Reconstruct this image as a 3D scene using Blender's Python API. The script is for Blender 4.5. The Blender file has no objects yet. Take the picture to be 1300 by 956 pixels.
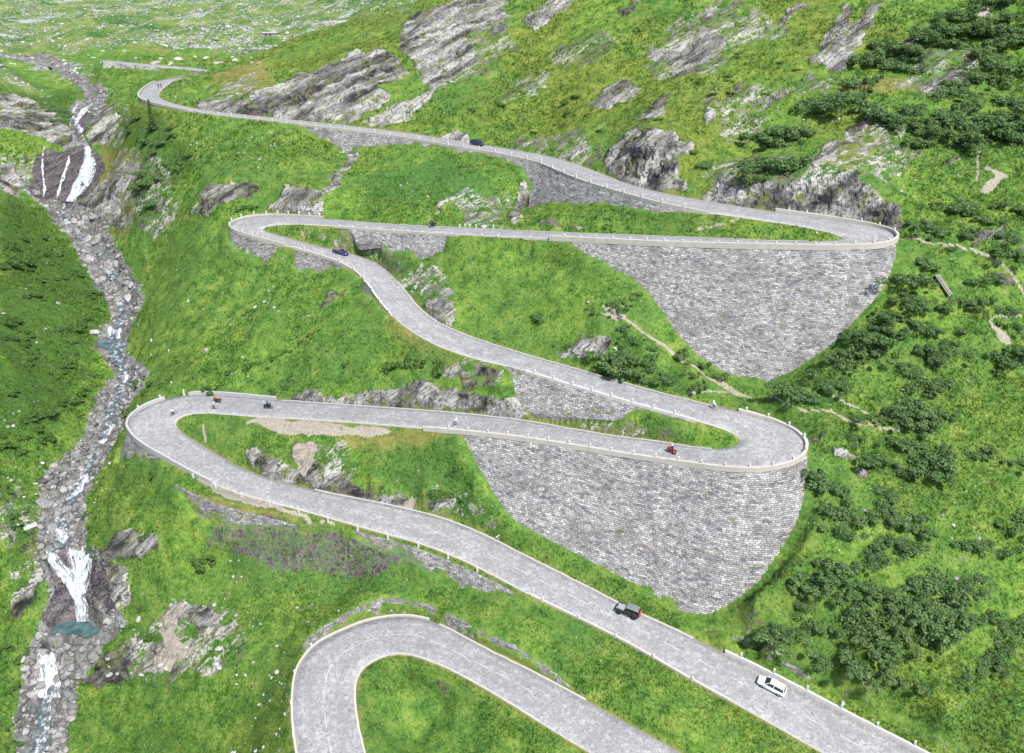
import math, random
import numpy as np
rng = np.random.default_rng(7)
random.seed(7)
# ------------------------------------------------------------------ camera
F = 1011.0; CU, CV = 650.0, 433.0; PITCH = math.radians(24.0)
SP, CP = math.sin(PITCH), math.cos(PITCH)
def ray(u, v):
    u = np.asarray(u, float); v = np.asarray(v, float)
    a = (u - CU) / F; b = (CV - v) / F
    return np.stack([a, CP + b * SP, -SP + b * CP], -1)
def at_z(u, v, z):
    d = ray(u, v); t = np.asarray(z, float) / d[..., 2]
    return d * t[..., None]
def at_d(u, v, t):
    return ray(u, v) * np.asarray(t, float)[..., None]
def proj(P):
    P = np.asarray(P, float)
    dep = P[..., 1] * CP - P[..., 2] * SP
    up = P[..., 1] * SP + P[..., 2] * CP
    return CU + F * P[..., 0] / dep, CV - F * up / dep, dep
# ------------------------------------------------------------------ noise
def _hash(ix, iy, iz, seed):
    h = (ix.astype(np.int64) * 374761393 + iy.astype(np.int64) * 668265263 + iz.astype(np.int64) * 2147483647 + seed * 974634777) & 0xFFFFFFFF
    h = ((h ^ (h >> 13)) * 1274126177) & 0xFFFFFFFF
    h = ((h ^ (h >> 16)) * 2246822519) & 0xFFFFFFFF
    return ((h ^ (h >> 15)) & 0xFFFF).astype(np.float32) / 65535.0
def vnoise(x, y, z, seed=0):
    ix = np.floor(x); iy = np.floor(y); iz = np.floor(z)
    fx = (x - ix).astype(np.float32); fy = (y - iy).astype(np.float32); fz = (z - iz).astype(np.float32)
    fx = fx * fx * (3 - 2 * fx); fy = fy * fy * (3 - 2 * fy); fz = fz * fz * (3 - 2 * fz)
    r = 0
    for a in (0, 1):
        wx = fx if a else 1 - fx
        for b in (0, 1):
            wy = fy if b else 1 - fy
            for c in (0, 1):
                wz = fz if c else 1 - fz
                r = r + wx * wy * wz * _hash(ix + a, iy + b, iz + c, seed)
    return r * 2 - 1
def fbm(x, y, z, size, octs=3, seed=0, gain=.5):
    r = 0; amp = 1; s = 1 / size
    for k in range(octs):
        r = r + amp * vnoise(x * s + 17.3 * k, y * s - 9.1 * k, z * s + 4.7 * k, seed + k)
        amp *= gain; s *= 2.03
    return r
# ------------------------------------------------------------------ the roads: (edge A u,v, edge B u,v, height)
ROAD1 = [
 (262,93.3,262,95.3,-33),(232,99,236,101.5,-33.4),(200.5,101.5,218.3,104,-33.9),(185.3,110.4,208.2,110.4,-34.5),(175.2,119.3,200.5,119.3,-35.2),
 (177.7,125.7,201.8,124.6,-35.5),(193,130.7,210.7,128.4,-35.8),(215.8,135.8,226,133,-36.1),(253.9,143.6,254,139.6,-36.6),(330,151.9,330,147.6,-37.3),
 (406,160.6,406,155.6,-38),(469.6,168,469.6,162.5,-38.6),(520.4,175.4,520.4,168.8,-39.1),(583.9,186.8,583.9,179,-39.7),(640,196,640,188,-40.2),
 (685.4,205.8,690.5,196.7,-40.8),(710.8,218.3,723.5,205.6,-41.3),(736.2,228.7,761.5,219.6,-41.7),(787,244.1,800,235.5,-42.2),(837.7,258.1,845,246,-42.7),
 (888.5,268.2,892,254.3,-43.1),(926.6,273.2,930,260.8,-43.4),(970,279.7,975,267.8,-43.7),(1008,285,1020.8,273.8,-44),(1046,292.3,1071.6,281.4,-44.3),
 (1064,297.4,1112.2,288.5,-44.5),(1069.5,299.5,1132.5,294.9,-44.7),(1070.3,301.7,1138.8,301.2,-44.9),(1069,303.5,1132.5,308.2,-45.1),(1062,305.3,1112.2,312.8,-45.3),
 (1046,306.5,1071.6,314.2,-45.6),(1012,306.5,1020.8,313.8,-46),(970,305.5,970,313,-46.5),(913.9,303,913.9,311.6,-47.1),(837.7,300,837.7,309.4,-48),
 (761.5,297.4,761.5,305.6,-48.9),(710.8,295.4,711,303,-49.6),(660,293.4,660,301.5,-50.3),(583.9,289.3,583.9,297.6,-51.4),(507.7,285.8,507.7,293,-52.5),
 (446.8,281.7,444.2,288.5,-53.3),(406.2,277.3,406,285.5,-53.9),(368,274.2,372,284,-54.4),(335,273.8,352,285,-54.9),(313,276,340,286.5,-55.2),
 (297,281,334,288.5,-55.5),(290.7,287.3,332.5,290.3,-55.8),(297,293.3,334,292.6,-56.1),(320,300.3,342,296,-56.60),(355.4,309.5,368,302.5,-57.30),
 (393.5,319.5,405,313,-58.30),(431.5,331.7,445,321.3,-59.40),(454.4,344.4,477,331.7,-60.60),(469.6,362.2,500,352,-61.80),(482.3,382.5,517,374,-63.10),
 (502.6,405.3,534,394,-64.40),(523,420.6,553,409,-65.60),(553.4,438.3,580,421.5,-66.60),(596.6,453.6,617,435,-67.40),(660,468,672,452,-68.10),
 (690.5,478.3,710.8,462.9,-68.70),(761.5,499.4,780,483,-69.20),(812.3,514,832,497.5,-69.70),(870.7,530,890,512.5,-70.20),(913.9,541.6,939.3,522.5,-70.70),
 (931.6,549.2,977.3,533.5,-71.5),(939,554.5,1008,546.6,-71.8),(941,558.5,1020.8,559.3,-72.1),(939.5,562.5,1022.6,570.7,-72.4),(934,567,1013.2,582.2,-72.7),
 (920,570,995.4,589.8,-73),(903,570.7,960,595.6,-73.3),(888.5,569.5,920,594,-73.7),(837.7,560.8,863,586,-74.5),(787,555.3,800,577.5,-75.00),
 (736,547,741,567.5,-75.30),(660,532.7,660,554.8,-75.70),(583.9,525,583.9,546.5,-76.45),(507.7,519.2,507.7,541,-77.40),(431.5,513.8,431.5,534.6,-78.80),
 (360.5,509,355.4,530,-79.70),(330,506.5,330,528.9,-80.30),(279.3,501.7,285,525,-81.20),(243.7,500.9,258,523.5,-81.80),(208.2,507.3,240,525,-82.40),
 (182.8,517.4,228,529.5,-83.00),(165,531.4,223,534,-83.50),(162,541.5,222,538.5,-83.90),(167.6,552.5,224,543.5,-84.30),(182.8,566,229,549.5,-84.80),
 (215.8,584,248,561,-85.40),(248.8,602.8,279.3,579.6,-86.10),(284.3,620.2,304.6,593.6,-86.80),(330,633.4,340,608,-87.50),(380.8,646.5,400,623,-88.30),
 (431.5,660.7,457,634.2,-89.2),(482.3,675.5,510,644.5,-90),(533,688.4,563,658,-90.8),(583.9,708.3,614,678.5,-91.7),(622,727.2,655,701,-92.4),
 (660,748,698,721.5,-93.1),(710.8,772,752,749.5,-94),(761.5,796,804,776.5,-94.9),(812.3,822.8,856,799.5,-95.8),(883.4,864.7,928,834.5,-97.2),
 (940,895,985,861,-98.2),(1040,952,1090,917,-100),(1150,1015,1205,975,-102),(1260,1080,1320,1035,-104)]
ROAD2 = [
 (400,1040,480,1020,-103.5),(378,960,460,950,-102.3),(372,905,450,903,-101.2),(374.4,864.7,449.3,864.7,-100.6),(380.8,843,457,850.7,-100.3),
 (401,817.7,472,838.5,-100),(431.5,802.5,487,832,-99.8),(469.6,787.5,502.6,829,-99.6),(507.7,782.3,517,829.5,-99.4),
 (540.7,786.3,532,833,-99.3),(568,798,545,838,-99.2),(609.3,821.5,571,848,-99.2),(660,845.6,620,875,-99.3),
 (700,866,650,893,-99.5),(770,905,715,935,-100.3),(870,960,815,992,-101.6),(960,1010,905,1045,-103)]
ROAD3 = [(128,76.5,131,79.5,-31.2),(150,78,150,80,-31.2),(175,80.3,175,82.6,-31.4),(200,82.4,200,84.8,-31.6),(230,84.6,232,87.4,-31.8),(258,87.4,260,90.2,-32.2),(272,91.5,271,95,-32.7)]
ROAD4 = [(395,28,395,30.5,-20.9),(420,25.3,420,27.2,-20.4),(445,24,445,25.8,-20.1),(470,23,470,24.8,-19.6)]
def catmull(P, step):
    P = np.asarray(P, float)
    Q = np.vstack([2 * P[0] - P[1], P, 2 * P[-1] - P[-2]])
    out = []; idx = []
    for i in range(len(P) - 1):
        p0, p1, p2, p3 = Q[i], Q[i + 1], Q[i + 2], Q[i + 3]
        L = max(np.linalg.norm(p2[:3] - p1[:3]), np.linalg.norm(p2[3:6] - p1[3:6]) if P.shape[1] > 5 else 0)
        n = max(2, int(math.ceil(L / step)))
        def tt(a, b): return max(1e-3, np.linalg.norm((b - a)) ** .5)
        t0 = 0; t1 = t0 + tt(p0, p1); t2 = t1 + tt(p1, p2); t3 = t2 + tt(p2, p3)
        for k in range(n):
            t = t1 + (t2 - t1) * k / n
            A1 = (t1 - t) / (t1 - t0) * p0 + (t - t0) / (t1 - t0) * p1
            A2 = (t2 - t) / (t2 - t1) * p1 + (t - t1) / (t2 - t1) * p2
            A3 = (t3 - t) / (t3 - t2) * p2 + (t - t2) / (t3 - t2) * p3
            B1 = (t2 - t) / (t2 - t0) * A1 + (t - t0) / (t2 - t0) * A2
            B2 = (t3 - t) / (t3 - t1) * A2 + (t - t1) / (t3 - t1) * A3
            out.append((t2 - t) / (t2 - t1) * B1 + (t - t1) / (t2 - t1) * B2); idx.append(i + k / n)
    out.append(P[-1]); idx.append(len(P) - 1.0)
    return np.array(out), np.array(idx)
class Road:
    def __init__(s, table, step=.8):
        T = np.array(table, float)
        A = at_z(T[:, 0], T[:, 1], T[:, 4]); B = at_z(T[:, 2], T[:, 3], T[:, 4])
        for _ in range(1):                                # ease the hand-read heights and edges
            for X in (A, B):
                X[1:-1] = .7 * X[1:-1] + .15 * (X[:-2] + X[2:])
        S, s.idx = catmull(np.hstack([A, B]), step)
        s.A, s.B = S[:, :3].copy(), S[:, 3:].copy()
        zm = .5 * (s.A[:, 2] + s.B[:, 2]); s.A[:, 2] = zm; s.B[:, 2] = zm
        s.n = len(s.A)
        s.ha = np.full(s.n, 2.2); s.hb = np.full(s.n, 2.2)      # how far the ground blends away from each edge
    def rng(s, i0, i1):
        return np.where((s.idx >= i0 - 1e-6) & (s.idx <= i1 + 1e-6))[0]
    def edge(s, side, i0, i1, off=0.0):
        """edge polyline between stations and its outward (away from the road) horizontal normal"""
        k = s.rng(i0, i1); E = (s.A if side == 'A' else s.B)[k]; O = (s.B if side == 'A' else s.A)[k]
        t = np.gradient(E[:, :2], axis=0); n = np.stack([-t[:, 1], t[:, 0]], 1)
        n /= np.linalg.norm(n, axis=1)[:, None] + 1e-9
        sg = np.sign(((E - O)[:, :2] * n).sum(1)); sg = np.where(sg == 0, 1, sg)
        # one sign for the whole run: the edge is continuous
        n *= (1 if sg.sum() >= 0 else -1)
        for _ in range(3):
            n[1:-1] = .5 * n[1:-1] + .25 * (n[:-2] + n[2:]); n /= np.linalg.norm(n, axis=1)[:, None]
        E = E.copy(); E[:, :2] += n * off
        return E, n
R1, R2, R3, R4 = Road(ROAD1), Road(ROAD2), Road(ROAD3, 1.5), Road(ROAD4, 2.0)
# ------------------------------------------------------------------ walls: read as outlines, built as battered stone faces
class Wall: pass
def in_poly(px, py, poly):
    poly = np.asarray(poly, float); x = np.asarray(px, float); y = np.asarray(py, float)
    r = np.zeros(x.shape, bool); n = len(poly); j = n - 1
    for i in range(n):
        xi, yi = poly[i]; xj, yj = poly[j]
        if yi != yj:
            r ^= ((yi > y) != (yj > y)) & (x < (xj - xi) * (y - yi) / (yj - yi) + xi)
        j = i
    return r
def make_wall(road, side, i0, i1, curve, beta, up=False, off=.3, dz=0., tmax=45., mesh=True, name=None, label=None):
    w = Wall(); E, n = road.edge(side, i0, i1, off); E = E.copy(); E[:, 2] += dz
    b = math.radians(beta); D = np.concatenate([n * math.cos(b), np.full((len(n), 1), (1 if up else -1) * math.sin(b))], 1)
    pu, pv, _ = proj(E)
    base = np.stack([pu, pv + (9 if up else -9)], 1)
    c = np.array(curve, float)
    if np.linalg.norm(c[0] - base[0]) > np.linalg.norm(c[-1] - base[0]): c = c[::-1]
    poly = np.vstack([base, c[::-1]])
    ts = np.arange(0, tmax, .1)
    P = E[:, None, :] + D[:, None, :] * ts[None, :, None]
    u, v, _ = proj(P)
    ins = in_poly(u, v, poly); ins[:, :4] = True
    first_out = np.where(ins.all(1), len(ts) - 1, np.argmax(~ins, axis=1))
    t = ts[first_out]
    # a smooth foot line
    k = np.array([1, 2, 3, 2, 1], float); k /= k.sum()
    tp = np.concatenate([[t[0]] * 2, t, [t[-1]] * 2]); t = np.maximum(.35, np.convolve(tp, k, 'valid'))
    if off > 1 and not up: t *= np.clip(np.minimum(np.arange(len(t)), np.arange(len(t))[::-1]) / 6, .25, 1)
    w.E, w.n, w.D, w.t, w.up, w.road, w.side, w.i0, w.i1, w.off, w.mesh, w.name, w.label = E, n, D, t, up, road, side, i0, i1, off, mesh, name, label
    w.foot = E + D * t[:, None]
    if off < 1:
        k = road.rng(i0 - .2, i1 + .2)
        (road.ha if side == 'A' else road.hb)[k] = .35
    return w
WALLS = []
def W(*a, **k): WALLS.append(make_wall(*a, **k)); return WALLS[-1]
W(R1,'B',66.3,77.4,[(1023,576),(1023.8,600),(1018,640),(1008,673.6),(987.5,706),(964.6,739),(939,759.3),(908.8,778.4),(888.5,782.2),(863,775.8),(837.7,759.3),(812.3,744),(761.5,718.7),(710.8,692),(660,665.4),(650,655.8),(629.6,633),(614.3,605),(600,580),(594,566),(590,552)],62,
  name='retaining_wall', label='tall pale stone retaining wall below the lower right hairpin, above the jeep')
W(R1,'B',26.2,36.6,[(1139.6,308),(1136.3,329.2),(1132.5,341.9),(1122.3,364.7),(1102,390),(1081.7,407.9),(1066.5,430.7),(1053.8,440),(1033.5,454),(1000.5,474.3),(970,488),(964.6,488),(926.6,475.5),(898.6,459),(893.6,458.6),(868.2,433.3),(847.9,407.9),(832.6,382.5),(812.3,361),(781.9,341.9),(743.8,321.5),(719.7,306)],60,
  name='retaining_wall', label='tall grey stone retaining wall tapering down below the upper right hairpin')
W(R1,'A',9.7,20.3,[(383,163),(400,175),(418,176),(431.5,189),(439,198),(449.3,188),(457,187),(472,185.5),(507.7,183.5),(545.8,187),(583.9,193.5),(627,198.5),(660,210.7),(668,222),(674,240),(670,262),(664,270),(685,260.6),(698,256.8),(748.9,259),(761.5,255.5),(802,265),(837.7,268.6),(883.4,269.5)],64,
  name='retaining_wall', label='long rubble stone wall holding up the top road beside the dark car')
W(R1,'A',3.7,7.6,[(175,122),(175,134),(193,138.5),(203,138),(215,140),(226,140)],75,
  name='retaining_wall', label='small stone wall under the top left bend where two walkers stand')
W(R1,'B',38.2,40.3,[(444,290),(451.8,309),(464.5,309),(474.7,306),(490,307.6),(492.5,318),(525.5,320.5),(529.3,329),(540.7,328.5),(566,316.5),(591.5,298.5)],62,
  name='retaining_wall', label='grey stone wall below the middle road, above the blue roadster bend')
W(R1,'A',45.6,49.2,[(289,288),(292,306),(304.6,320),(320,322),(332,339),(345,326),(358,312)],70,
  name='retaining_wall', label='curved stone wall under the middle left hairpin')
W(R1,'A',49.5,52.3,[(366,313),(371.9,318),(374.4,344.8),(413.8,346),(439,340),(447,339)],70,
  name='retaining_wall', label='stone wall below the kerb beside the blue roadster')
W(R1,'A',52.6,54.7,[(455,346),(452,362),(458,370),(468,374),(481,384)],70,
  name='retaining_wall', label='short stone wall at the neck of the road between middle and lower hairpins')
W(R1,'A',58.7,63.2,[(650,468),(652,498),(660,513),(672.7,523),(705.7,528),(743.8,531),(786,535),(803,521),(815,517),(845,525),(872,531)],47,
  name='retaining_wall', label='sloping rubble stone wall below the white kerb, above the lower grass island')
W(R1,'A',85.6,89.9,[(160,533),(152,552),(146,567),(144.7,588.5),(154.9,586),(175,586),(198,580),(212,583)],70,
  name='retaining_wall', label='curved stone wall under the lower left hairpin beside the stream')
W(R1,'A',90.9,94.2,[(236,630),(243.7,646),(253.9,658),(279,664.5),(330,666.5),(385,668)],78, off=4.6, dz=-.25,
  name='retaining_wall', label='low weathered stone wall below the gravel shoulder of the lower left road')
W(R1,'A',95.4,99.9,[(452,683),(492.5,697),(533,709.5),(545,724),(571,742),(580,752),(592,743),(634.6,757),(660,752)],66, off=1.7, dz=-.2,
  name='retaining_wall', label='low mossy rubble wall under the grass verge beside the purple flowers')
W(R2,'A',4.5,9.35,[(388,818),(395,811),(408.7,801),(444,779.6),(477,764.4),(507.7,763),(548,772),(557,784)],72, up=True, off=.5,
  name='retaining_wall', label='curved stone wall with tufts behind the bottom hairpin')
W(R2,'A',9.6,13.3,[(558,780),(570,781),(609,802.5),(660,829),(700,853),(712,862)],72, up=True, off=.5,
  name='retaining_wall', label='straight stone wall along the bottom road leading out of its hairpin')
W(R1,'B',103.5,107.2,[(893,802),(908.8,800),(931.6,815),(970,831),(1003,843),(1024.6,857),(1080,892),(1125,922)],70, up=True, off=2.6,
  name='retaining_wall', label='low broken stone wall on the bank above the white parapet at bottom right')
W(R3,'B',0,3.1,[(127,83),(131,88.5),(150,89.2),(180,90),(215,91)],75,
  name='retaining_wall', label='small distant stone wall under the far road at top left')
W(R4,'B',0,3,[(396,34.8),(425,34),(446,32.2),(469,29.5)],75,
  name='retaining_wall', label='thin distant stone wall under the farthest road at the top edge')
W(R1,'A',0,1.5,[(262,89),(255,91.2),(243,93),(233,96.5)],75, up=True, off=.4,
  name='retaining_wall', label='small distant stone wall behind the road bend at top left')
# rock cuts along the roads: the same reading, but the face is terrain
CUTS = []
def C(*a, **k): CUTS.append(make_wall(*a, mesh=False, up=True, **k))
C(R1,'B',8.6,12.6,[(250,138),(270,136),(300,134),(330,133),(360,138),(400,143),(440,148),(470,152),(500,160)],60)
C(R1,'B',17.2,20.5,[(765,218),(769,200),(785,190),(800,180),(830,180),(860,190),(870,222),(885,245)],58)
C(R1,'B',20.6,27.0,[(895,250),(905,240),(930,228),(960,238),(975,236),(1000,230),(1030,226),(1072,225),(1100,232),(1115,248),(1135,268),(1143,290)],64)
C(R1,'A',78.0,81.0,[(365,505),(372,502),(388,496),(419,501),(452,500),(465,493),(498,489),(515,486),(530,488)],68)
C(R1,'A',76.0,78.0,[(520,488),(538,484),(558,497),(574,494),(609,502),(642,508),(660,510)],66)
C(R1,'B',92.4,96.8,[(310,585),(322,580),(345,582),(378,596),(401,570),(410,590),(430,600),(444,607),(462,620),(482,626),(508,628),(530,640)],68)
C(R1,'A',41.0,43.2,[(408,250),(388,242),(365,244),(345,255),(325,262)],62)
C(R1,'B',53.0,56.5,[(500,345),(528,384),(545,382),(558,378),(569,392),(578,410)],55)
# ------------------------------------------------------------------ loose control points: (u, v, distance)
STREAM = [(30,1010,137,'d'),(45,930,142,'d'),(58,868,146,'d'),(62,832,148.5,'d'),(75,806,152,'d'),(95,788,153.6,'d'),(100,765,154.3,'d'),(92,712,156,'d'),(85,690,157.5,'d'),
  (80,660,162,'d'),(90,630,167,'d'),(105,605,171,'d'),(118,580,176,'d'),(132,550,182,'d'),(143,520,188,'d'),(155,495,195,'d'),(160,470,201,'d'),
  (150,445,208,'d'),(147,425,215,'d'),(158,400,223,'d'),(160,380,231,'d'),(145,350,242,'d'),(130,325,252,'d'),(105,300,263,'d'),(82,275,274,'d'),(80,256,281,'d')]
UPSTREAM = [(80,181,287,'d'),(98,172,291,'d'),(96,156,306,'d'),(92,146,318,'d'),(112,136,333,'d'),(118,122,360,'d'),(108,112,385,'d'),(85,98,420,'d'),(60,86,450,'d'),(30,74,500,'d'),(0,63,545,'d')]
PTS = [ # left bank
 (0,238,262),(0,330,226),(0,430,193),(0,550,168),(0,640,157),(0,700,151),(0,770,148),(0,850,143.5),(0,930,139),(0,1010,133),(-120,240,215),(-120,430,160),(-120,640,138),(-120,850,128),(-120,1010,122),
 (60,400,212),(60,480,190),(60,330,236),(40,275,266),(30,560,168.5),(25,700,153),(100,440,206),(90,520,184),(20,250,268),(110,380,224),
 # beside the falls, left of them
 (0,180,283),(38,182,285),(30,215,280),(38,250,278),(0,225,274),(10,235,276),(0,120,330),(40,125,325),(90,160,303),(60,100,380),(30,95,390),(0,90,400),(-120,120,300),(-120,60,420),
 (50,185,287),(115,182,287),(123,210,281),(115,240,277),(98,255,279),(60,252,281),
 # right of the falls
 (135,180,280),(150,220,266),(130,255,272),(165,150,272),(140,140,298),(150,120,315),(170,200,263),(200,190,252),(230,150,258),(215,220,243),(260,180,243),(190,260,238),(150,300,247),(180,350,229),
 (240,260,224),(300,245,213),(300,190,235),(340,200,226),(360,170,232),(230,300,222),(210,340,220),(180,400,214),(230,380,200),(280,340,200),(190,450,194),(240,450,184),(300,450,178.5),(230,485,178.5),(195,490,184),(300,400,187),(350,400,182),(400,400,179),(350,350,193.5),
 (420,300,194.5),(420,440,172),(350,460,174),(430,470,168.5),(500,460,165),(560,470,162),
 (440,215,220),(400,230,214),(500,215,213),(540,250,200),(480,260,202),(600,250,196),(640,220,203),(580,210,208),(440,250,207),
 (700,270,183),(760,268,178),(820,282,172),(900,290,166),(960,293,162),(1020,296,158.5),(660,278,187),
 (480,312,188.5),(430,297,197),(545,335,180),(600,330,176),(660,330,174),(700,340,171.5),(560,370,173),(640,390,169.5),(700,400,164),(760,360,163),(760,420,157.5),(820,430,153),(700,440,160),(800,470,149.5),(850,490,146.5),(880,460,149),(900,500,145),(610,410,168),
 (930,500,143.5),(970,510,141.5),(1000,500,142),(1020,530,139),(1045,460,144.5),(1080,520,139.5),(1060,570,136),(1040,600,134.5),(1045,640,132),(1030,680,129.5),(1000,720,127.5),(960,765,126),(920,790,125.5),
 (840,548,143.5),(780,540,146),(900,555,141),(700,535,150.5),
 (560,575,150),(480,570,151.5),(420,560,154),(360,545,159),(300,550,161),(260,545,164),(540,615,147.5),(600,620,145.5),(640,660,142),(700,700,138.5),(760,735,134.8),(820,770,131),(870,795,127.8),(470,605,149.5),
 (430,545,155.7),(500,547,153.6),(380,540,158.5),
 # lower left meadow
 (200,610,161),(150,610,165.5),(120,650,161),(200,680,150.5),(140,700,152),(170,750,147.5),(260,700,147),(300,720,145),(380,700,145.5),(450,720,143),(350,760,141),(420,760,140.5),(300,800,139),(200,800,145),(150,830,147),(260,860,137),(330,840,134.5),(300,930,131),(180,900,141),(110,900,145),(110,850,148),(130,780,150),(250,1000,127),(100,1000,138),(520,735,141),(560,760,138.5),(600,770,136),
 (640,790,132.5),(700,810,129),(760,840,125.5),(700,835,127),(800,880,121),(860,930,116),
 (520,870,130),(560,900,127),(520,940,124),(600,950,120.5),
 # right slope
 (1290,300,151),(1200,300,153.5),(1150,310,154.5),(1180,350,150.5),(1150,380,148.5),(1100,430,146),(1200,420,146),(1290,400,146.5),(1290,480,141.5),(1180,500,141),(1120,470,143.5),(1290,560,137.5),(1180,580,135.5),(1100,620,133.5),(1200,650,131.5),(1290,650,133),(1290,750,128),(1180,720,127),(1080,700,128.5),(1050,760,125.5),(1150,800,122.5),(1290,850,122),(1100,850,119.5),(1050,830,120.8),(980,790,123.5),(1200,900,116),(1290,950,113),(1200,1000,108),(1420,700,131),(1420,500,140),(1420,300,155),(1420,900,117),(1420,1000,108),
 (1150,260,161),(1200,240,165),(1290,230,164),(1150,190,175.5),(1100,170,181),(1200,130,186),(1290,130,182),(1060,130,190),(1100,80,200),(1200,60,203),(1290,50,200),(1290,0,212),(1150,10,217),(1060,50,210),(1420,130,183),(1420,0,207),
 (1000,200,178),(940,200,183),(1000,150,190),(940,140,194),(1000,80,208),(940,60,216),(1000,10,226),(880,120,203),(880,60,222),(820,140,203),(820,80,224),(760,180,205),(760,120,217),(700,170,216),(700,110,229),(640,150,226),(640,90,242),(580,150,231),(560,100,247),(760,50,237),(820,10,243),(700,50,247),(640,40,258),(760,0,255),(700,0,264),(900,0,240),
 (600,10,280),(560,40,268),(520,30,295),(500,80,258),(450,100,254),(450,60,280),(420,60,298),(400,100,263),(350,110,268),(330,85,290),(370,70,298),(300,100,285),(280,110,282),(300,125,263),(240,118,284),(270,97,305),(440,41,330),(480,32,325),(440,35,330),(480,26,325),(530,8,318),(545,0,318),(600,-15,315),(760,-40,300),(900,-40,270),(1060,-40,245),(1290,-40,230),
 # far valley head
 (560,-12,480),(480,5,560),(440,12,560),(395,35,510),(350,45,475),(342,42,480),(300,55,450),(290,75,400),(240,75,385),(200,70,395),(150,70,400),(110,85,385),(130,92,355),(180,98,335),(140,105,335),(225,92,345),(250,60,450),(200,50,490),(100,60,490),(60,60,520),(300,30,540),(200,25,600),(100,30,600),(0,40,600),(0,10,720),(100,5,720),(200,5,720),(300,8,650),(400,10,620),(60,-25,900),(200,-25,900),(350,-20,850),(-120,0,650),(-120,-40,900),(450,-22,720),
]
def control_points():
    out = []
    for Rd in (R1, R2, R3, R4):
        for k in range(0, Rd.n, 4):
            out.append(Rd.A[k]); out.append(Rd.B[k])
    for w in WALLS + CUTS:
        st = 4 if w.road in (R1, R2) else 2
        F_ = w.foot[::st]
        out += list(F_)
        nn = np.concatenate([w.n, np.zeros((len(w.n), 1))], 1)[::st]
        if w.off > 1: out += list(w.E[::st])
    for l in (STREAM, UPSTREAM):
        for u, v, d, _ in l: out.append(at_d(u, v, d))
    for u, v, d in PTS: out.append(at_d(u, v, d))
    # mountains closing the valley behind, and the ground behind the camera
    for a in np.linspace(-60, 60, 13):
        s_, c_ = math.sin(math.radians(a)), math.cos(math.radians(a))
        hgt = 60 + 90 * abs(a) / 60
        out.append(np.array([1150 * s_, 1150 * c_, 40 + hgt])); out.append(np.array([1450 * s_, 1450 * c_, 160 + hgt]))
        if a > 15: out.append(np.array([420 * s_, 420 * c_, 85.])); out.append(np.array([700 * s_, 700 * c_, 190.]))
        if a < -38: out.append(np.array([420 * s_, 420 * c_, 40.])); out.append(np.array([700 * s_, 700 * c_, 150.]))
        out.append(np.array([40 * s_, 40 * c_, -112.])) if abs(a) < 70 else None
    return np.array(out)
CPTS = control_points()
# thin out points lying on top of one another
def thin(P, r):
    keep = []; cell = {}
    for i, p in enumerate(P):
        k = (int(p[0] // r), int(p[1] // r)); ok = True
        for a in (-1, 0, 1):
            for b in (-1, 0, 1):
                for j in cell.get((k[0] + a, k[1] + b), ()):
                    if (P[j][0] - p[0]) ** 2 + (P[j][1] - p[1]) ** 2 < r * r: ok = False
        if ok: cell.setdefault(k, []).append(i); keep.append(i)
    return P[keep]
CPTS = thin(CPTS, .45)
def rbf_fit(P):
    X = P[:, :2]; N = len(X)
    Dm = np.sqrt(((X[:, None] - X[None]) ** 2).sum(-1))
    M = np.zeros((N + 1, N + 1)); M[:N, :N] = -Dm + np.eye(N) * .02; M[:N, N] = 1; M[N, :N] = 1
    return np.linalg.solve(M, np.append(P[:, 2], 0))
RW = rbf_fit(CPTS)
def rbf_eval(x, y):
    x = np.asarray(x, np.float32).ravel(); y = np.asarray(y, np.float32).ravel(); r = np.empty(len(x), np.float32)
    cx = CPTS[:, 0].astype(np.float32); cy = CPTS[:, 1].astype(np.float32); w = RW[:-1].astype(np.float32)
    for s in range(0, len(x), 20000):
        d = np.sqrt((x[s:s + 20000, None] - cx) ** 2 + (y[s:s + 20000, None] - cy) ** 2)
        r[s:s + 20000] = -(d @ w) + RW[-1]
    return r
# ------------------------------------------------------------------ the ground on a fan of cells that grow with distance
AZ0, AZ1, NA = math.radians(-53), math.radians(53), 980
RR0, RR1, NR = 52.0, 1400.0, 1400
LR0, LR1 = math.log(RR0), math.log(RR1)
az = np.linspace(AZ0, AZ1, NA); lr = np.linspace(LR0, LR1, NR); rad = np.exp(lr)
def build_heights():
    ka, kr = 4, 4
    azc = np.linspace(AZ0, AZ1, (NA - 1) // ka + 2); lrc = np.linspace(LR0, LR1, (NR - 1) // kr + 2)
    gx = np.exp(lrc)[:, None] * np.sin(azc)[None]; gy = np.exp(lrc)[:, None] * np.cos(azc)[None]
    Zc = rbf_eval(gx, gy).reshape(gx.shape)
    fi = (lr - LR0) / (LR1 - LR0) * (len(lrc) - 1); fj = (az - AZ0) / (AZ1 - AZ0) * (len(azc) - 1)
    i0 = np.minimum(fi.astype(int), len(lrc) - 2); j0 = np.minimum(fj.astype(int), len(azc) - 2)
    a = (fi - i0)[:, None]; b = (fj - j0)[None]
    return (Zc[i0][:, j0] * (1 - a) * (1 - b) + Zc[i0 + 1][:, j0] * a * (1 - b) + Zc[i0][:, j0 + 1] * (1 - a) * b + Zc[i0 + 1][:, j0 + 1] * a * b)
X = rad[:, None] * np.sin(az)[None]; Y = rad[:, None] * np.cos(az)[None]
Z = build_heights().astype(np.float64)
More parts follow.
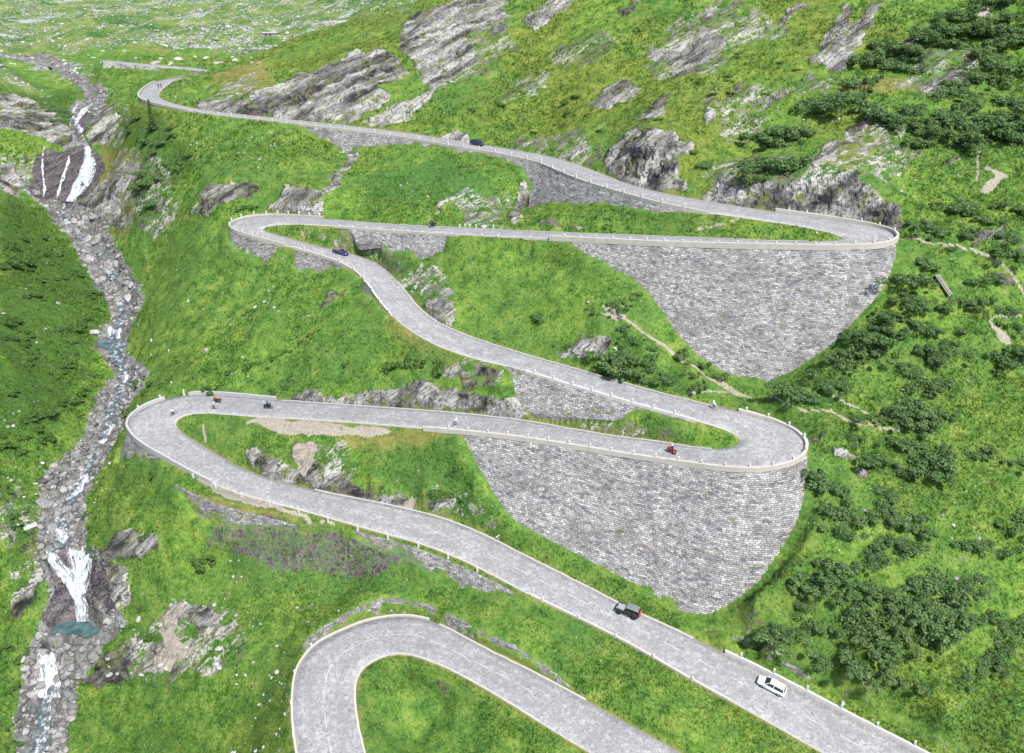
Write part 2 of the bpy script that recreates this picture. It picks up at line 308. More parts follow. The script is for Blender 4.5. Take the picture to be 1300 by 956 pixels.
def window(pts, pad):
    """slice of the fan around a few points"""
    x0, x1 = pts[:, 0].min() - pad, pts[:, 0].max() + pad; y0, y1 = pts[:, 1].min() - pad, pts[:, 1].max() + pad
    cs = np.array([(x0, y0), (x0, y1), (x1, y0), (x1, y1)]); A_ = np.arctan2(cs[:, 0], cs[:, 1]); R_ = np.hypot(cs[:, 0], cs[:, 1])
    j0 = int((A_.min() - AZ0) / (AZ1 - AZ0) * (NA - 1)); j1 = int((A_.max() - AZ0) / (AZ1 - AZ0) * (NA - 1)) + 2
    i0 = int((math.log(max(R_.min() - 1, 1)) - LR0) / (LR1 - LR0) * (NR - 1)); i1 = int((math.log(R_.max() + 1) - LR0) / (LR1 - LR0) * (NR - 1)) + 2
    return slice(max(0, i0), min(NR, i1)), slice(max(0, j0), min(NA, j1))
# nearest road cell for every vertex: signed overhang past the nearer edge, road height, blend width
ROADD = np.full(X.shape, 99.); ROADZ = np.zeros(X.shape); ROADH = np.full(X.shape, 2.2)
PADR = 7.0
for Rd in (R1, R2, R3, R4):
    for k in range(Rd.n - 1):
        P4 = np.array([Rd.A[k], Rd.B[k], Rd.A[k + 1], Rd.B[k + 1]])
        sl = window(P4, PADR)
        x, y = X[sl], Y[sl]
        if x.size == 0: continue
        def cross_line(P, Q):
            w_ = (Q - P)[:2]; w_ = w_ / (np.linalg.norm(w_) + 1e-9); return (x - P[0]) * w_[1] - (y - P[1]) * w_[0]
        l0, l1 = cross_line(P4[0], P4[1]), cross_line(P4[2], P4[3])
        cell = l0 * l1 <= 0
        s = np.clip(l0 / np.where(np.abs(l0 - l1) < 1e-9, 1e-9, l0 - l1), 0, 1)
        ex = P4[0, 0] + (P4[2, 0] - P4[0, 0]) * s; ey = P4[0, 1] + (P4[2, 1] - P4[0, 1]) * s
        fx = P4[1, 0] + (P4[3, 0] - P4[1, 0]) * s; fy = P4[1, 1] + (P4[3, 1] - P4[1, 1]) * s
        wx, wy = fx - ex, fy - ey; wl = np.hypot(wx, wy) + 1e-6
        q = ((x - ex) * wx + (y - ey) * wy) / wl            # across: 0 at A, wl at B
        d_in = np.where((q > 0) & (q < wl), -np.minimum(q, wl - q), np.maximum(-q, q - wl))
        b = cell & (d_in < ROADD[sl]) & (d_in < PADR)
        ROADD[sl] = np.where(b, d_in, ROADD[sl]); ROADZ[sl] = np.where(b, P4[0, 2] + (P4[2, 2] - P4[0, 2]) * s, ROADZ[sl])
        ROADH[sl] = np.where(b, np.where(q < wl / 2, Rd.ha[k], Rd.hb[k]), ROADH[sl])
def smooth01(t): t = np.clip(t, 0, 1); return t * t * (3 - 2 * t)
wr = 1 - smooth01((ROADD - .25) / np.maximum(ROADH, .1))
Z = Z * (1 - wr) + (ROADZ - .14) * wr
NEARROAD = 1 - smooth01((ROADD - .3) / 3.0)
# ground tucked in behind every wall face
WALLFOOT = np.zeros(X.shape); FOOTD = np.full(X.shape, 99.); FOOTZ = np.zeros(X.shape)
for w in WALLS:
    for k in range(len(w.E) - 1):
        T0, T1 = w.E[k], w.E[k + 1]; F0, F1 = w.foot[k], w.foot[k + 1]
        ia, ib = -.25, 0.0
        P4 = np.array([T0, T1, F0, F1]); sl = window(P4, 3.6); x, y = X[sl], Y[sl]
        if x.size == 0: continue
        mid_t = .5 * (T0 + T1); d2 = .5 * (F0 + F1) - mid_t; dl = np.hypot(d2[0], d2[1]) + 1e-6; nx, ny = d2[0] / dl, d2[1] / dl
        o = (x - mid_t[0]) * nx + (y - mid_t[1]) * ny
        # along coordinate at this offset
        ta = T0 + (F0 - T0) * np.clip(o / dl, 0, 1)[..., None]; tb = T1 + (F1 - T1) * np.clip(o / dl, 0, 1)[..., None]
        ex, ey = tb[..., 0] - ta[..., 0], tb[..., 1] - ta[..., 1]; el2 = ex * ex + ey * ey + 1e-9
        s = ((x - ta[..., 0]) * ex + (y - ta[..., 1]) * ey) / el2
        hit = (s > -.25) & (s < 1.25) & (o > -.15) & (o < dl + .05)
        wz = ta[..., 2] + (tb[..., 2] - ta[..., 2]) * np.clip(s, 0, 1)
        if not w.up:
            lim = wz - np.minimum(.7, .05 + .45 * np.maximum(dl - o, 0))
        else:
            lim = wz - np.minimum(.6, .05 + .45 * np.maximum(dl - o, 0)) * (o > .1) - .02
        Z[sl] = np.where(hit, np.minimum(Z[sl], lim), Z[sl])
        if not w.up:
            bey = (s > -.3) & (s < 1.3) & (o >= dl - .15) & (o < dl + 3.2) & (np.maximum(o - dl, 0) < FOOTD[sl])
            FOOTD[sl] = np.where(bey, np.maximum(o - dl, 0), FOOTD[sl]); FOOTZ[sl] = np.where(bey, F0[2] + (F1[2] - F0[2]) * np.clip(s, 0, 1), FOOTZ[sl])
        WALLFOOT[sl] = np.maximum(WALLFOOT[sl], np.where((s > -.5) & (s < 1.5) & (o > -.5) & (o < dl + 1.0), 1., 0.))
# ------------------------------------------------------------------ what the ground is made of, and its roughness
ROCKS = [
 [(253,141),(243,132),(264,126),(312,128),(330,120),(368,101),(414,84),(452,67),(492,65),(508,79),(518,94),(492,109),(472,112),(492,122),(497,132),(472,142),(452,155),(406,154),(330,148)],
 [(508,51),(513,28),(566,5),(635,-6),(645,13),(630,30),(597,46),(607,74),(584,89),(558,109),(541,132),(523,150),(487,160),(457,158),(487,142),(523,127),(548,112),(533,101),(528,84),(513,66)],
 [(617,38),(635,33),(650,23),(645,43),(632,46)],[(665,25),(698,-4),(736,-4),(718,15),(690,30),(675,33)],
 [(822,74),(828,58),(843,63),(871,43),(888,36),(906,30),(924,46),(904,66),(888,86),(863,100),(849,98),(853,79)],
 [(888,25),(901,3),(914,-4),(904,20),(894,28)],[(749,137),(782,109),(797,104),(817,114),(802,127),(772,141)],
 [(807,155),(833,129),(853,119),(843,142),(835,152)],
 [(769,216),(774,188),(797,168),(817,162),(853,165),(886,178),(863,203),(874,243),(810,241),(787,230)],
 [(884,255),(905,232),(920,226),(932,222),(945,240),(960,230),(975,228),(995,230),(1020,222),(1072,220),(1092,222),(1107,243),(1115,255),(1132,262),(1143,266),(1138,290),(1112,287),(1072,281),(1020,273),(960,266)],
 [(1023,86),(1046,46),(1072,8),(1082,13),(1074,28),(1094,28),(1112,8),(1130,3),(1112,28),(1087,61),(1079,81),(1054,89)],
 [(1021,218),(1028,195),(1072,178),(1079,162),(1105,157),(1097,173),(1072,188),(1046,203),(1026,221)],
 [(1163,119),(1198,96),(1224,86),(1247,66),(1244,81),(1214,101),(1188,119)],[(1153,89),(1186,63),(1188,71),(1163,89)],
 [(1201,218),(1234,195),(1214,216)],[(0,117),(38,122),(89,162),(102,173),(76,180),(0,164)],
 [(136,260),(150,214),(162,214),(180,207),(176,235),(160,250)],[(96,262),(122,228),(136,222),(150,250),(160,285),(130,285)],[(110,190),(120,140),(135,135),(150,150),(140,180),(120,185)],
 [(239,268),(269,235),(305,235),(330,240),(325,248),(279,263),(264,273)],[(332,268),(355,250),(363,239),(388,240),(411,244),(403,274),(360,273)],
 [(546,268),(569,248),(571,253),(553,268)],[(548,344),(558,332),(561,342),(551,348)],[(528,382),(558,375),(569,390),(579,408),(569,415),(546,398)],
 [(406,395),(419,380),(449,362),(457,352),(441,372),(414,395)],[(706,448),(736,431),(761,431),(779,436),(761,456),(706,457)],
 [(683,291),(683,281),(698,280),(716,291)],[(722,292),(730,287),(748,288),(745,293)],
 [(365,512),(366,503),(388,495),(419,500),(452,500),(465,492),(498,488),(538,483),(558,496),(574,493),(609,501),(642,506),(660,498),(660,530),(597,523),(546,520),(482,517),(414,515)],
 [(566,468),(574,465),(609,488),(591,494),(574,478)],[(602,468),(630,470),(632,480),(605,480)],
 [(310,575),(325,568),(345,580),(378,600),(374,572),(382,564),(401,562),(404,582),(427,595),(444,605),(462,618),(482,625),(508,625),(518,635),(512,645),(457,634),(393,620),(368,614),(340,606),(322,594)],
 [(543,640),(558,630),(579,633),(576,647),(548,646)],[(133,701),(168,678),(203,683),(207,703),(178,715),(142,714)],
 [(203,782),(228,770),(274,772),(292,797),(279,812),(254,806),(240,790),(215,800)],[(190,833),(223,813),(250,815),(215,851),(183,851)],
 [(105,870),(132,838),(160,818),(183,818),(180,835),(142,868)],[(1023,552),(1054,552),(1044,560)],[(1059,567),(1089,570),(1086,576),(1062,577)],[(1089,590),(1100,592),(1102,602),(1092,603)],
 [(888,150),(896,135),(904,145),(896,160)],[(900,120),(915,112),(908,122)],[(925,128),(940,108),(948,107),(930,132)],[(945,130),(960,118),(963,130),(950,136)],
 [(972,135),(990,118),(1012,118),(985,133)],[(712,198),(745,174),(740,190),(725,202)],[(750,200),(765,183),(764,200)],[(660,186),(680,180),(680,190)],[(556,178),(575,165),(598,168),(600,178)],
 [(985,22),(1010,3),(1030,0),(1000,20)],[(785,12),(800,5),(805,-3),(810,2),(800,16)],[(845,47),(850,38),(866,42),(850,50)],[(1140,75),(1150,55),(1180,42),(1165,70)],[(0,205),(15,212),(30,235),(20,245),(0,235)],
 [(1225,300),(1240,290),(1262,300),(1240,306)],[(1255,345),(1285,352),(1290,362),(1265,360)],[(60,700),(52,735),(40,770),(10,790),(12,760),(30,745),(45,700)],[(128,690),(160,735),(150,775),(128,780),(122,730)],
 [(52,200),(60,190),(95,190),(112,195),(112,240),(95,258),(50,250)],
]
ROCKY = [[(0,52),(40,60),(75,76),(50,84),(0,72)],[(55,2),(110,-4),(150,14),(110,20)],[(135,40),(150,22),(168,24),(165,44)],[(0,8),(50,14),(95,36),(60,36),(0,24)],[(250,8),(300,0),(320,16),(270,24)],[(215,38),(250,36),(260,48),(220,50)],[(330,10),(380,5),(385,20),(340,24)],[(690,70),(760,40),(800,60),(740,95)],[(640,100),(700,90),(690,130),(640,140)],[(1010,95),(1060,92),(1060,120),(1000,130)],[(880,60),(930,70),(920,100),(870,100)],[(125,222),(150,190),(200,200),(235,240),(225,290),(190,300),(150,285),(125,268)],[(100,180),(120,140),(150,128),(175,150),(150,190)],[(640,170),(700,165),(770,185),(765,212),(700,200),(650,195)],[(885,205),(950,185),(1040,190),(1110,160),(1150,150),(1180,215),(1120,240),(1060,225),(900,250)],[(170,820),(220,760),(300,768),(320,820),(250,865),(120,870)],
 [(1150,95),(1190,55),(1260,60),(1255,100),(1180,122),(1120,115)],[(560,255),(600,235),(640,250),(640,285),(580,285)],[(380,560),(450,560),(470,610),(380,600)],[(250,120),(330,90),(330,120),(260,140)],[(860,20),(960,-4),(1010,30),(930,60),(860,110),(820,90)],[(900,130),(960,110),(1010,130),(960,170),(900,165)],[(470,345),(560,330),(580,400),(540,390)],[(560,460),(640,465),(640,500),(570,490)],[(0,600),(50,640),(40,700),(10,760),(0,760)],[(0,190),(50,200),(40,250),(0,240)],[(560,60),(640,20),(660,60),(600,100),(540,130)],[(380,150),(420,150),(450,200),(420,240),(410,240),(435,200)],[(1220,290),(1290,280),(1300,310),(1240,315)]]
GULLY = [[(443,192),(452,190),(444,212),(432,236),(416,248),(408,244),(426,226),(438,208)],[(660,232),(672,226),(676,262),(662,275),(652,285),(648,278)]]
WETROCK = [[(40,186),(116,182),(124,210),(120,226),(98,257),(73,257),(38,248)],[(98,172),(92,148),(110,136),(122,150),(110,165)],[(46,705),(60,690),(125,690),(135,740),(122,785),(80,800),(55,790),(62,755)],[(40,840),(52,815),(80,828),(75,866),(40,870)]]
BED = [(10,1010),(20,860),(28,830),(50,800),(55,785),(60,755),(50,735),(45,700),(46,660),(48,628),(68,590),(98,560),(118,520),(130,495),(145,478),(135,455),(118,438),(130,415),(143,400),(134,385),(110,345),(84,300),(52,262),(20,228),(40,236),(75,254),(100,258),(118,268),(140,292),(150,320),(168,345),(180,375),(176,395),(165,425),(162,445),(187,465),(178,500),(166,525),(148,560),(128,600),(106,640),(112,680),(132,700),(140,730),(130,770),(150,800),(125,840),(100,870),(95,930),(80,1010)]
BED2 = [(80,182),(92,172),(88,150),(95,130),(108,125),(100,110),(75,95),(40,85),(0,78),(0,55),(40,66),(70,78),(100,92),(125,110),(140,125),(128,140),(112,150),(106,172),(112,184)]
DIRT = [[(377,600),(374,572),(382,562),(402,562),(403,580),(390,615)],[(330,529),(355,531),(432,536),(508,544),(480,551),(430,551),(381,552),(345,545),(310,537)],[(250,608),(284,624),(330,639),(381,652),(431,665),(425,668),(380,658),(330,650),(284,638),(262,622)],
 [(760,393),(775,388),(800,402),(790,412)],[(1258,405),(1282,425),(1285,440),(1268,435)],[(500,643),(530,630),(560,610),(562,616),(545,632),(520,645)],[(1235,10),(1255,2),(1260,14),(1245,20)],[(1236,240),(1260,220),(1275,226),(1250,240)],[(203,790),(228,770),(230,800),(250,830),(225,850),(200,850),(222,822)]]
PATHS = [([(767,390),(785,402),(800,410),(822,422),(845,435),(870,455),(890,470),(910,478),(935,492),(950,497),(985,503),(1000,515),(1020,521),(1055,519),(1070,527),(1090,537),(1120,542),(1145,546)],2.2),([(868,501),(900,497),(936,495)],1.8),
 ([(1140,299),(1160,302),(1185,310),(1215,312),(1245,320),(1262,332),(1280,345),(1300,370)],1.8),([(1300,400),(1270,402),(1258,406),(1262,416),(1275,428)],2),([(938,277),(915,284),(895,290),(868,297)],1.6),([(1247,180),(1240,225),(1238,232)],1.5),([(258,540),(262,560)],1.2),([(376,292),(392,303)],1.2),([(1115,535),(1050,495)],1.2)]
PURPLE = [(318,664),(381,670),(431,680),(472,692),(508,703),(552,722),(540,732),(500,728),(457,728),(406,724),(355,736),(322,720),(290,700),(262,702),(270,688)]
LUSH = [[(480,590),(520,560),(590,570),(600,600),(590,630),(520,620)],[(180,590),(220,590),(240,640),(200,640)],[(530,455),(545,440),(580,470),(560,480)],[(300,690),(560,720),(540,760),(300,760)],[(440,230),(520,200),(620,215),(640,240),(500,270)]]
DARKGRASS = [[(0,245),(60,275),(110,345),(142,400),(115,435),(120,470),(80,520),(40,560),(0,560)],[(130,130),(200,150),(250,200),(200,270),(150,260)],[(0,85),(100,120),(90,150),(40,130)]]
SCREE = [[(-200,-80),(330,-80),(330,62),(200,60),(150,72),(60,78),(0,86),(-200,90)],[(0,46),(60,78),(110,88),(120,100),(60,92),(0,80)],[(0,85),(62,112),(60,118),(0,97)],[(330,-40),(560,-40),(520,8),(400,36),(330,60)]]
DRY = [[(500,395),(520,410),(545,430),(590,450),(540,445),(505,420)],[(430,545),(600,545),(590,560),(440,565)],[(240,630),(330,650),(420,665),(330,664),(250,650)],[(1085,100),(1130,95),(1170,105),(1180,120),(1110,120),(1060,110)],[(1040,190),(1100,180),(1110,215),(1060,215)],[(660,740),(760,790),(840,835),(760,798)],[(130,180),(180,205),(160,300),(110,270)],[(270,100),(330,80),(360,110),(300,125)],[(190,50),(260,50),(215,65),(150,70)]]
U0, V0, _ = proj(np.stack([X, Y, Z], -1))
FRONT = (Y * CP - Z * SP) > 20
n1 = fbm(X, Y, Z, 9, 3, 11); n2 = fbm(X, Y, Z, 9, 3, 23)
n3 = fbm(X, Y, Z, 2.6, 3, 13); n4 = fbm(X, Y, Z, 2.6, 3, 27)
SC = F / np.maximum(Y * CP - Z * SP, 20)                  # px per metre
def mask(polys, jit=.9, blur=1):
    m = np.zeros(X.shape, np.float32)
    U = U0 + (n1 + .55 * n3) * jit * 1.5 * SC; V = V0 + (n2 + .55 * n4) * jit * 1.0 * SC
    for p in polys:
        a = np.array(p, float); x0, y0 = a.min(0) - 2; x1, y1 = a.max(0) + 2
        sel = np.where((U > x0) & (U < x1) & (V > y0) & (V < y1) & FRONT)
        if len(sel[0]) == 0: continue
        m[sel] = np.maximum(m[sel], in_poly(U[sel], V[sel], a))
    for _ in range(blur):
        m[1:-1, 1:-1] = (m[1:-1, 1:-1] * 2 + m[:-2, 1:-1] + m[2:, 1:-1] + m[1:-1, :-2] + m[1:-1, 2:]) / 6
    return m
def line_mask(lines):
    m = np.zeros(X.shape, np.float32); U = U0 + n1 * .5 * SC; V = V0 + n2 * .3 * SC
    for pts, wd in lines:
        a = np.array(pts, float); x0, y0 = a.min(0) - 8; x1, y1 = a.max(0) + 8
        sel = np.where((U > x0) & (U < x1) & (V > y0) & (V < y1) & FRONT); u, v = U[sel], V[sel]; d = np.full(u.shape, 99.)
        for k in range(len(a) - 1):
            e = a[k + 1] - a[k]; t = np.clip(((u - a[k, 0]) * e[0] + (v - a[k, 1]) * e[1]) / (e @ e), 0, 1)
            d = np.minimum(d, np.hypot(u - a[k, 0] - t * e[0], (v - a[k, 1] - t * e[1]) * 1.4))
        m[sel] = np.maximum(m[sel], 1 - smooth01((d - wd * .5) / 1.6))
    return m
M_ROCK = np.maximum(mask(ROCKS + GULLY), .47 * mask(ROCKY, 2, 5)); M_WET = mask(WETROCK, 1.5, 2); M_BED = np.maximum(mask([BED], .8), mask([BED2], 1.0)); M_DIRT = np.maximum(mask(DIRT, 1.0, 3) * smooth01(1.35 + n4 * .9), line_mask(PATHS) * smooth01(1.5 + n4 * .8))
M_PURPLE = mask([PURPLE], 1.2, 4); M_LUSH = mask(LUSH, 2, 8); M_DARK = mask(DARKGRASS, 2, 6); M_SCREE = mask(SCREE, 1.5, 2); M_DRY = mask(DRY, 1, 4)
# verge along road edges: bare, dry
M_DRY = np.maximum(M_DRY, .75 * (1 - smooth01((ROADD - .2) / 1.1)))
offroad = smooth01((ROADD - .2) / 1.5); flat = offroad * (1 - .85 * np.clip(WALLFOOT, 0, 1))
near = np.clip((420 - rad) / 120, 0, 1)[:, None] + 0 * X
grass = 1 - np.maximum(M_ROCK, np.maximum(M_BED, M_WET))
CH = []
for L_ in (STREAM, UPSTREAM):
    q = np.array([at_d(u, v, d) for u, v, d, _ in L_]); q = np.hstack([q, q]); CH.append(catmull(q, .8)[0][:, :3])
CHD = np.full(X.shape, 99.)
for q in CH:
    for k in range(len(q)):
        sl = window(q[k:k + 1], 5.5)
        if X[sl].size: CHD[sl] = np.minimum(CHD[sl], np.hypot(X[sl] - q[k, 0], Y[sl] - q[k, 1]))
Z = Z - .9 * (1 - smooth01((CHD - 1.2) / 3.2))
POOLS = [[(62,796),(72,785),(90,779),(112,777),(128,781),(132,791),(125,802),(110,808),(90,810),(70,810)],[(122,430),(145,426),(160,430),(158,439),(140,444),(124,439)]]
PM = np.zeros(X.shape, np.float32)
for p in POOLS:
    a = np.array(p, float); sel = np.where((U0 > a[:, 0].min() - 3) & (U0 < a[:, 0].max() + 3) & (V0 > a[:, 1].min() - 3) & (V0 < a[:, 1].max() + 3) & FRONT); PM[sel] = np.maximum(PM[sel], in_poly(U0[sel], V0[sel], a))
for _ in range(6): PM[1:-1, 1:-1] = (PM[1:-1, 1:-1] * 2 + PM[:-2, 1:-1] + PM[2:, 1:-1] + PM[1:-1, :-2] + PM[1:-1, 2:]) / 6
POOLZ = [float(np.median(Z[np.where(in_poly(U0, V0, np.array(p, float)) & FRONT)])) - .25 for p in POOLS]
for p, pz in zip(POOLS, POOLZ):
    ins = (PM > .25) & in_poly(U0, V0, np.array([(q[0], q[1]) for q in p]) + 0.0) & FRONT; Z = np.where(ins, np.minimum(Z, pz - .9 * PM), Z)
for p, pz in zip(POOLS, POOLZ):
    c = np.array(p, float).mean(0); big = [tuple(c + (np.array(q) - c) * 1.55) for q in p]; ring = in_poly(U0, V0, np.array(big)) & FRONT & (PM < .12)
    Z = np.where(ring, np.maximum(Z, pz + .18 + .25 * np.abs(vnoise(X * .8, Y * .8, 0 * X, 5))), Z)
Z = Z + 1.5 * fbm(X, Y, Z * 0, 24, 2, 29) * smooth01((ROADD - 4) / 12) * (1 - M_BED) * (1 - np.clip(WALLFOOT, 0, 1)) * smooth01((CHD - 6) / 14)
B = fbm(X, Y, Z, 14, 3, 31) * 1.0 + fbm(X, Y, Z, 3.6, 2, 41) * .32 + fbm(X, Y, Z * .3, 1.1, 2, 51) * .17
Z = Z + (1 - smooth01(PM * 4)) * flat * B * (.35 + .65 * smooth01((ROADD - 1.5) / 8))* (1 - .6 * np.clip(M_BED, 0, 1)) * (1 - .7 * M_DIRT)
fw = (1 - smooth01((FOOTD - .3) / 2.6)) * smooth01((ROADD - .3) / .8); Z = Z * (1 - fw) + FOOTZ * fw
far_amp = np.clip((rad - 330) / 200, 0, 1)[:, None]
Z = Z + far_amp * (fbm(X, Y, Z * 0, 45, 4, 61) * 5.0) * flat
HEIGHT = Z.copy()                                          # the walkable height, before the rock is carved
def vnormals(Z):
    P = np.stack([X, Y, Z], -1); du = np.gradient(P, axis=1); dv = np.gradient(P, axis=0)
    n = np.cross(du, dv); n /= np.linalg.norm(n, axis=-1)[..., None] + 1e-12
    return n * np.sign(n[..., 2:3] + 1e-9)
NRM = vnormals(Z)
steep = smooth01((.80 - NRM[..., 2]) / .25)
# ridged rock: slabs split along one dipping direction
rd = np.array([.80, .45, .40]); rd /= np.linalg.norm(rd)
al = X * rd[0] + Y * rd[1] + Z * rd[2]; px_, py_, pz_ = X - rd[0] * al * .82, Y - rd[1] * al * .82, Z - rd[2] * al * .82
rid = (1 - np.abs(fbm(px_, py_, pz_, 2.4, 2, 71))) * 1.1 + (1 - np.abs(fbm(px_, py_, pz_, .95, 2, 81))) * .75 + .55 * fbm(X, Y, Z, 5.5, 2, 91)
rid = rid - rid.mean()
RK = np.maximum(M_ROCK, M_WET)
RKd = RK * offroad * (1 - np.clip(WALLFOOT, 0, 1))
STREAK1 = fbm(px_, py_, pz_, 3.2, 4, 171, .6); STREAK2 = fbm(px_, py_, pz_, 1.1, 3, 181, .65)
disp = RKd * (rid * 1.15 + .2) * (1 - .35 * M_WET) * (1 - smooth01(PM * 4))
bed = M_BED * (1 - RK) * (1 - smooth01(PM * 4)) * smooth01((CHD - .9) / 2.2); bl = fbm(X, Y, Z, 1.7, 2, 101); bl2 = fbm(X, Y, Z, .7, 2, 111)
disp = disp + bed * (np.maximum(bl, -.1) * .8 + np.maximum(bl2, 0) * .4)
sc = M_SCREE; disp = disp + sc * np.maximum(fbm(X, Y, Z, 6, 3, 121) - .1, 0) * 1.6
PX = X + NRM[..., 0] * disp; PY = Y + NRM[..., 1] * disp; PZ = Z + NRM[..., 2] * disp
def H(x, y, src=None):
    src = HEIGHT if src is None else src
    x = np.asarray(x, float); y = np.asarray(y, float)
    fj = np.clip((np.arctan2(x, y) - AZ0) / (AZ1 - AZ0) * (NA - 1), 0, NA - 1.001); fi = np.clip((np.log(np.maximum(np.hypot(x, y), 1)) - LR0) / (LR1 - LR0) * (NR - 1), 0, NR - 1.001)
    i = fi.astype(int); j = fj.astype(int); a = fi - i; b = fj - j
    return src[i, j] * (1 - a) * (1 - b) + src[i + 1, j] * a * (1 - b) + src[i, j + 1] * (1 - a) * b + src[i + 1, j + 1] * a * b
def surface(x, y):
    """the visible surface, rock relief included"""
    z = H(x, y); d = H(x, y, disp); nx, ny, nz = (H(x, y, NRM[..., k]) for k in range(3))
    return np.stack([x + nx * d, y + ny * d, z + nz * d], -1), np.stack([nx, ny, nz], -1)
def ground(u, v):
    """the place where the ground lies behind points read off the photograph"""
    u = np.atleast_1d(np.asarray(u, float)); v = np.atleast_1d(np.asarray(v, float)); d = ray(u, v)
    t = np.full(u.shape, 75.0); done = np.zeros(u.shape, bool); res = np.full(u.shape, np.nan)
    while t.min() < 1300 and not done.all():
        st = .004 * t
        tn = t + st; p = d * tn[:, None]; h = H(p[:, 0], p[:, 1])
        below = (p[:, 2] < h) & ~done
        if below.any():
            lo = t[below].copy(); hi = tn[below].copy(); dd = d[below]
            for _ in range(7):
                m = .5 * (lo + hi); q = dd * m[:, None]; bb = q[:, 2] < H(q[:, 0], q[:, 1]); hi = np.where(bb, m, hi); lo = np.where(bb, lo, m)
            res[below] = hi; done |= below
        t = tn
    p = d * res[:, None]; 
    if len(p): p[:, 2] = H(p[:, 0], p[:, 1])
    return p
# ------------------------------------------------------------------ blender side
import bpy, bmesh
from mathutils import Vector, Matrix, Euler
scene = bpy.context.scene
COL = scene.collection
def new_mesh(name, V, Fc, mat=None, smooth=False):
    me = bpy.data.meshes.new(name); V = np.asarray(V, np.float32)
    if isinstance(Fc, np.ndarray):
        k = Fc.shape[1]; me.vertices.add(len(V)); me.vertices.foreach_set('co', V.ravel())
        me.loops.add(Fc.size); me.loops.foreach_set('vertex_index', Fc.astype(np.int32).ravel())
        me.polygons.add(len(Fc)); me.polygons.foreach_set('loop_start', np.arange(0, Fc.size, k, dtype=np.int32)); me.polygons.foreach_set('loop_total', np.full(len(Fc), k, np.int32))
        me.update(calc_edges=True)
    else:
        me.from_pydata([tuple(map(float, v)) for v in V], [], Fc); me.update()
    if smooth: me.polygons.foreach_set('use_smooth', np.ones(len(me.polygons), bool))
    for m in (mat if isinstance(mat, (list, tuple)) else [mat]):
        if m is not None: me.materials.append(m)
    return me
def link(name, me, parent=None, loc=None, rot=None):
    o = bpy.data.objects.new(name, me); COL.objects.link(o)
    if parent is not None: o.parent = parent
    if loc is not None: o.location = loc
    if rot is not None: o.rotation_euler = rot
    return o
def tag(o, label=None, cat=None, group=None, kind=None):
    if label: o['label'] = label
    if cat: o['category'] = cat
    if group: o['group'] = group
    if kind: o['kind'] = kind
    return o
def face_attr(me, name, arr):
    a = me.attributes.new(name, 'FLOAT_COLOR', 'POINT'); a.data.foreach_set('color', np.asarray(arr, np.float32).ravel())
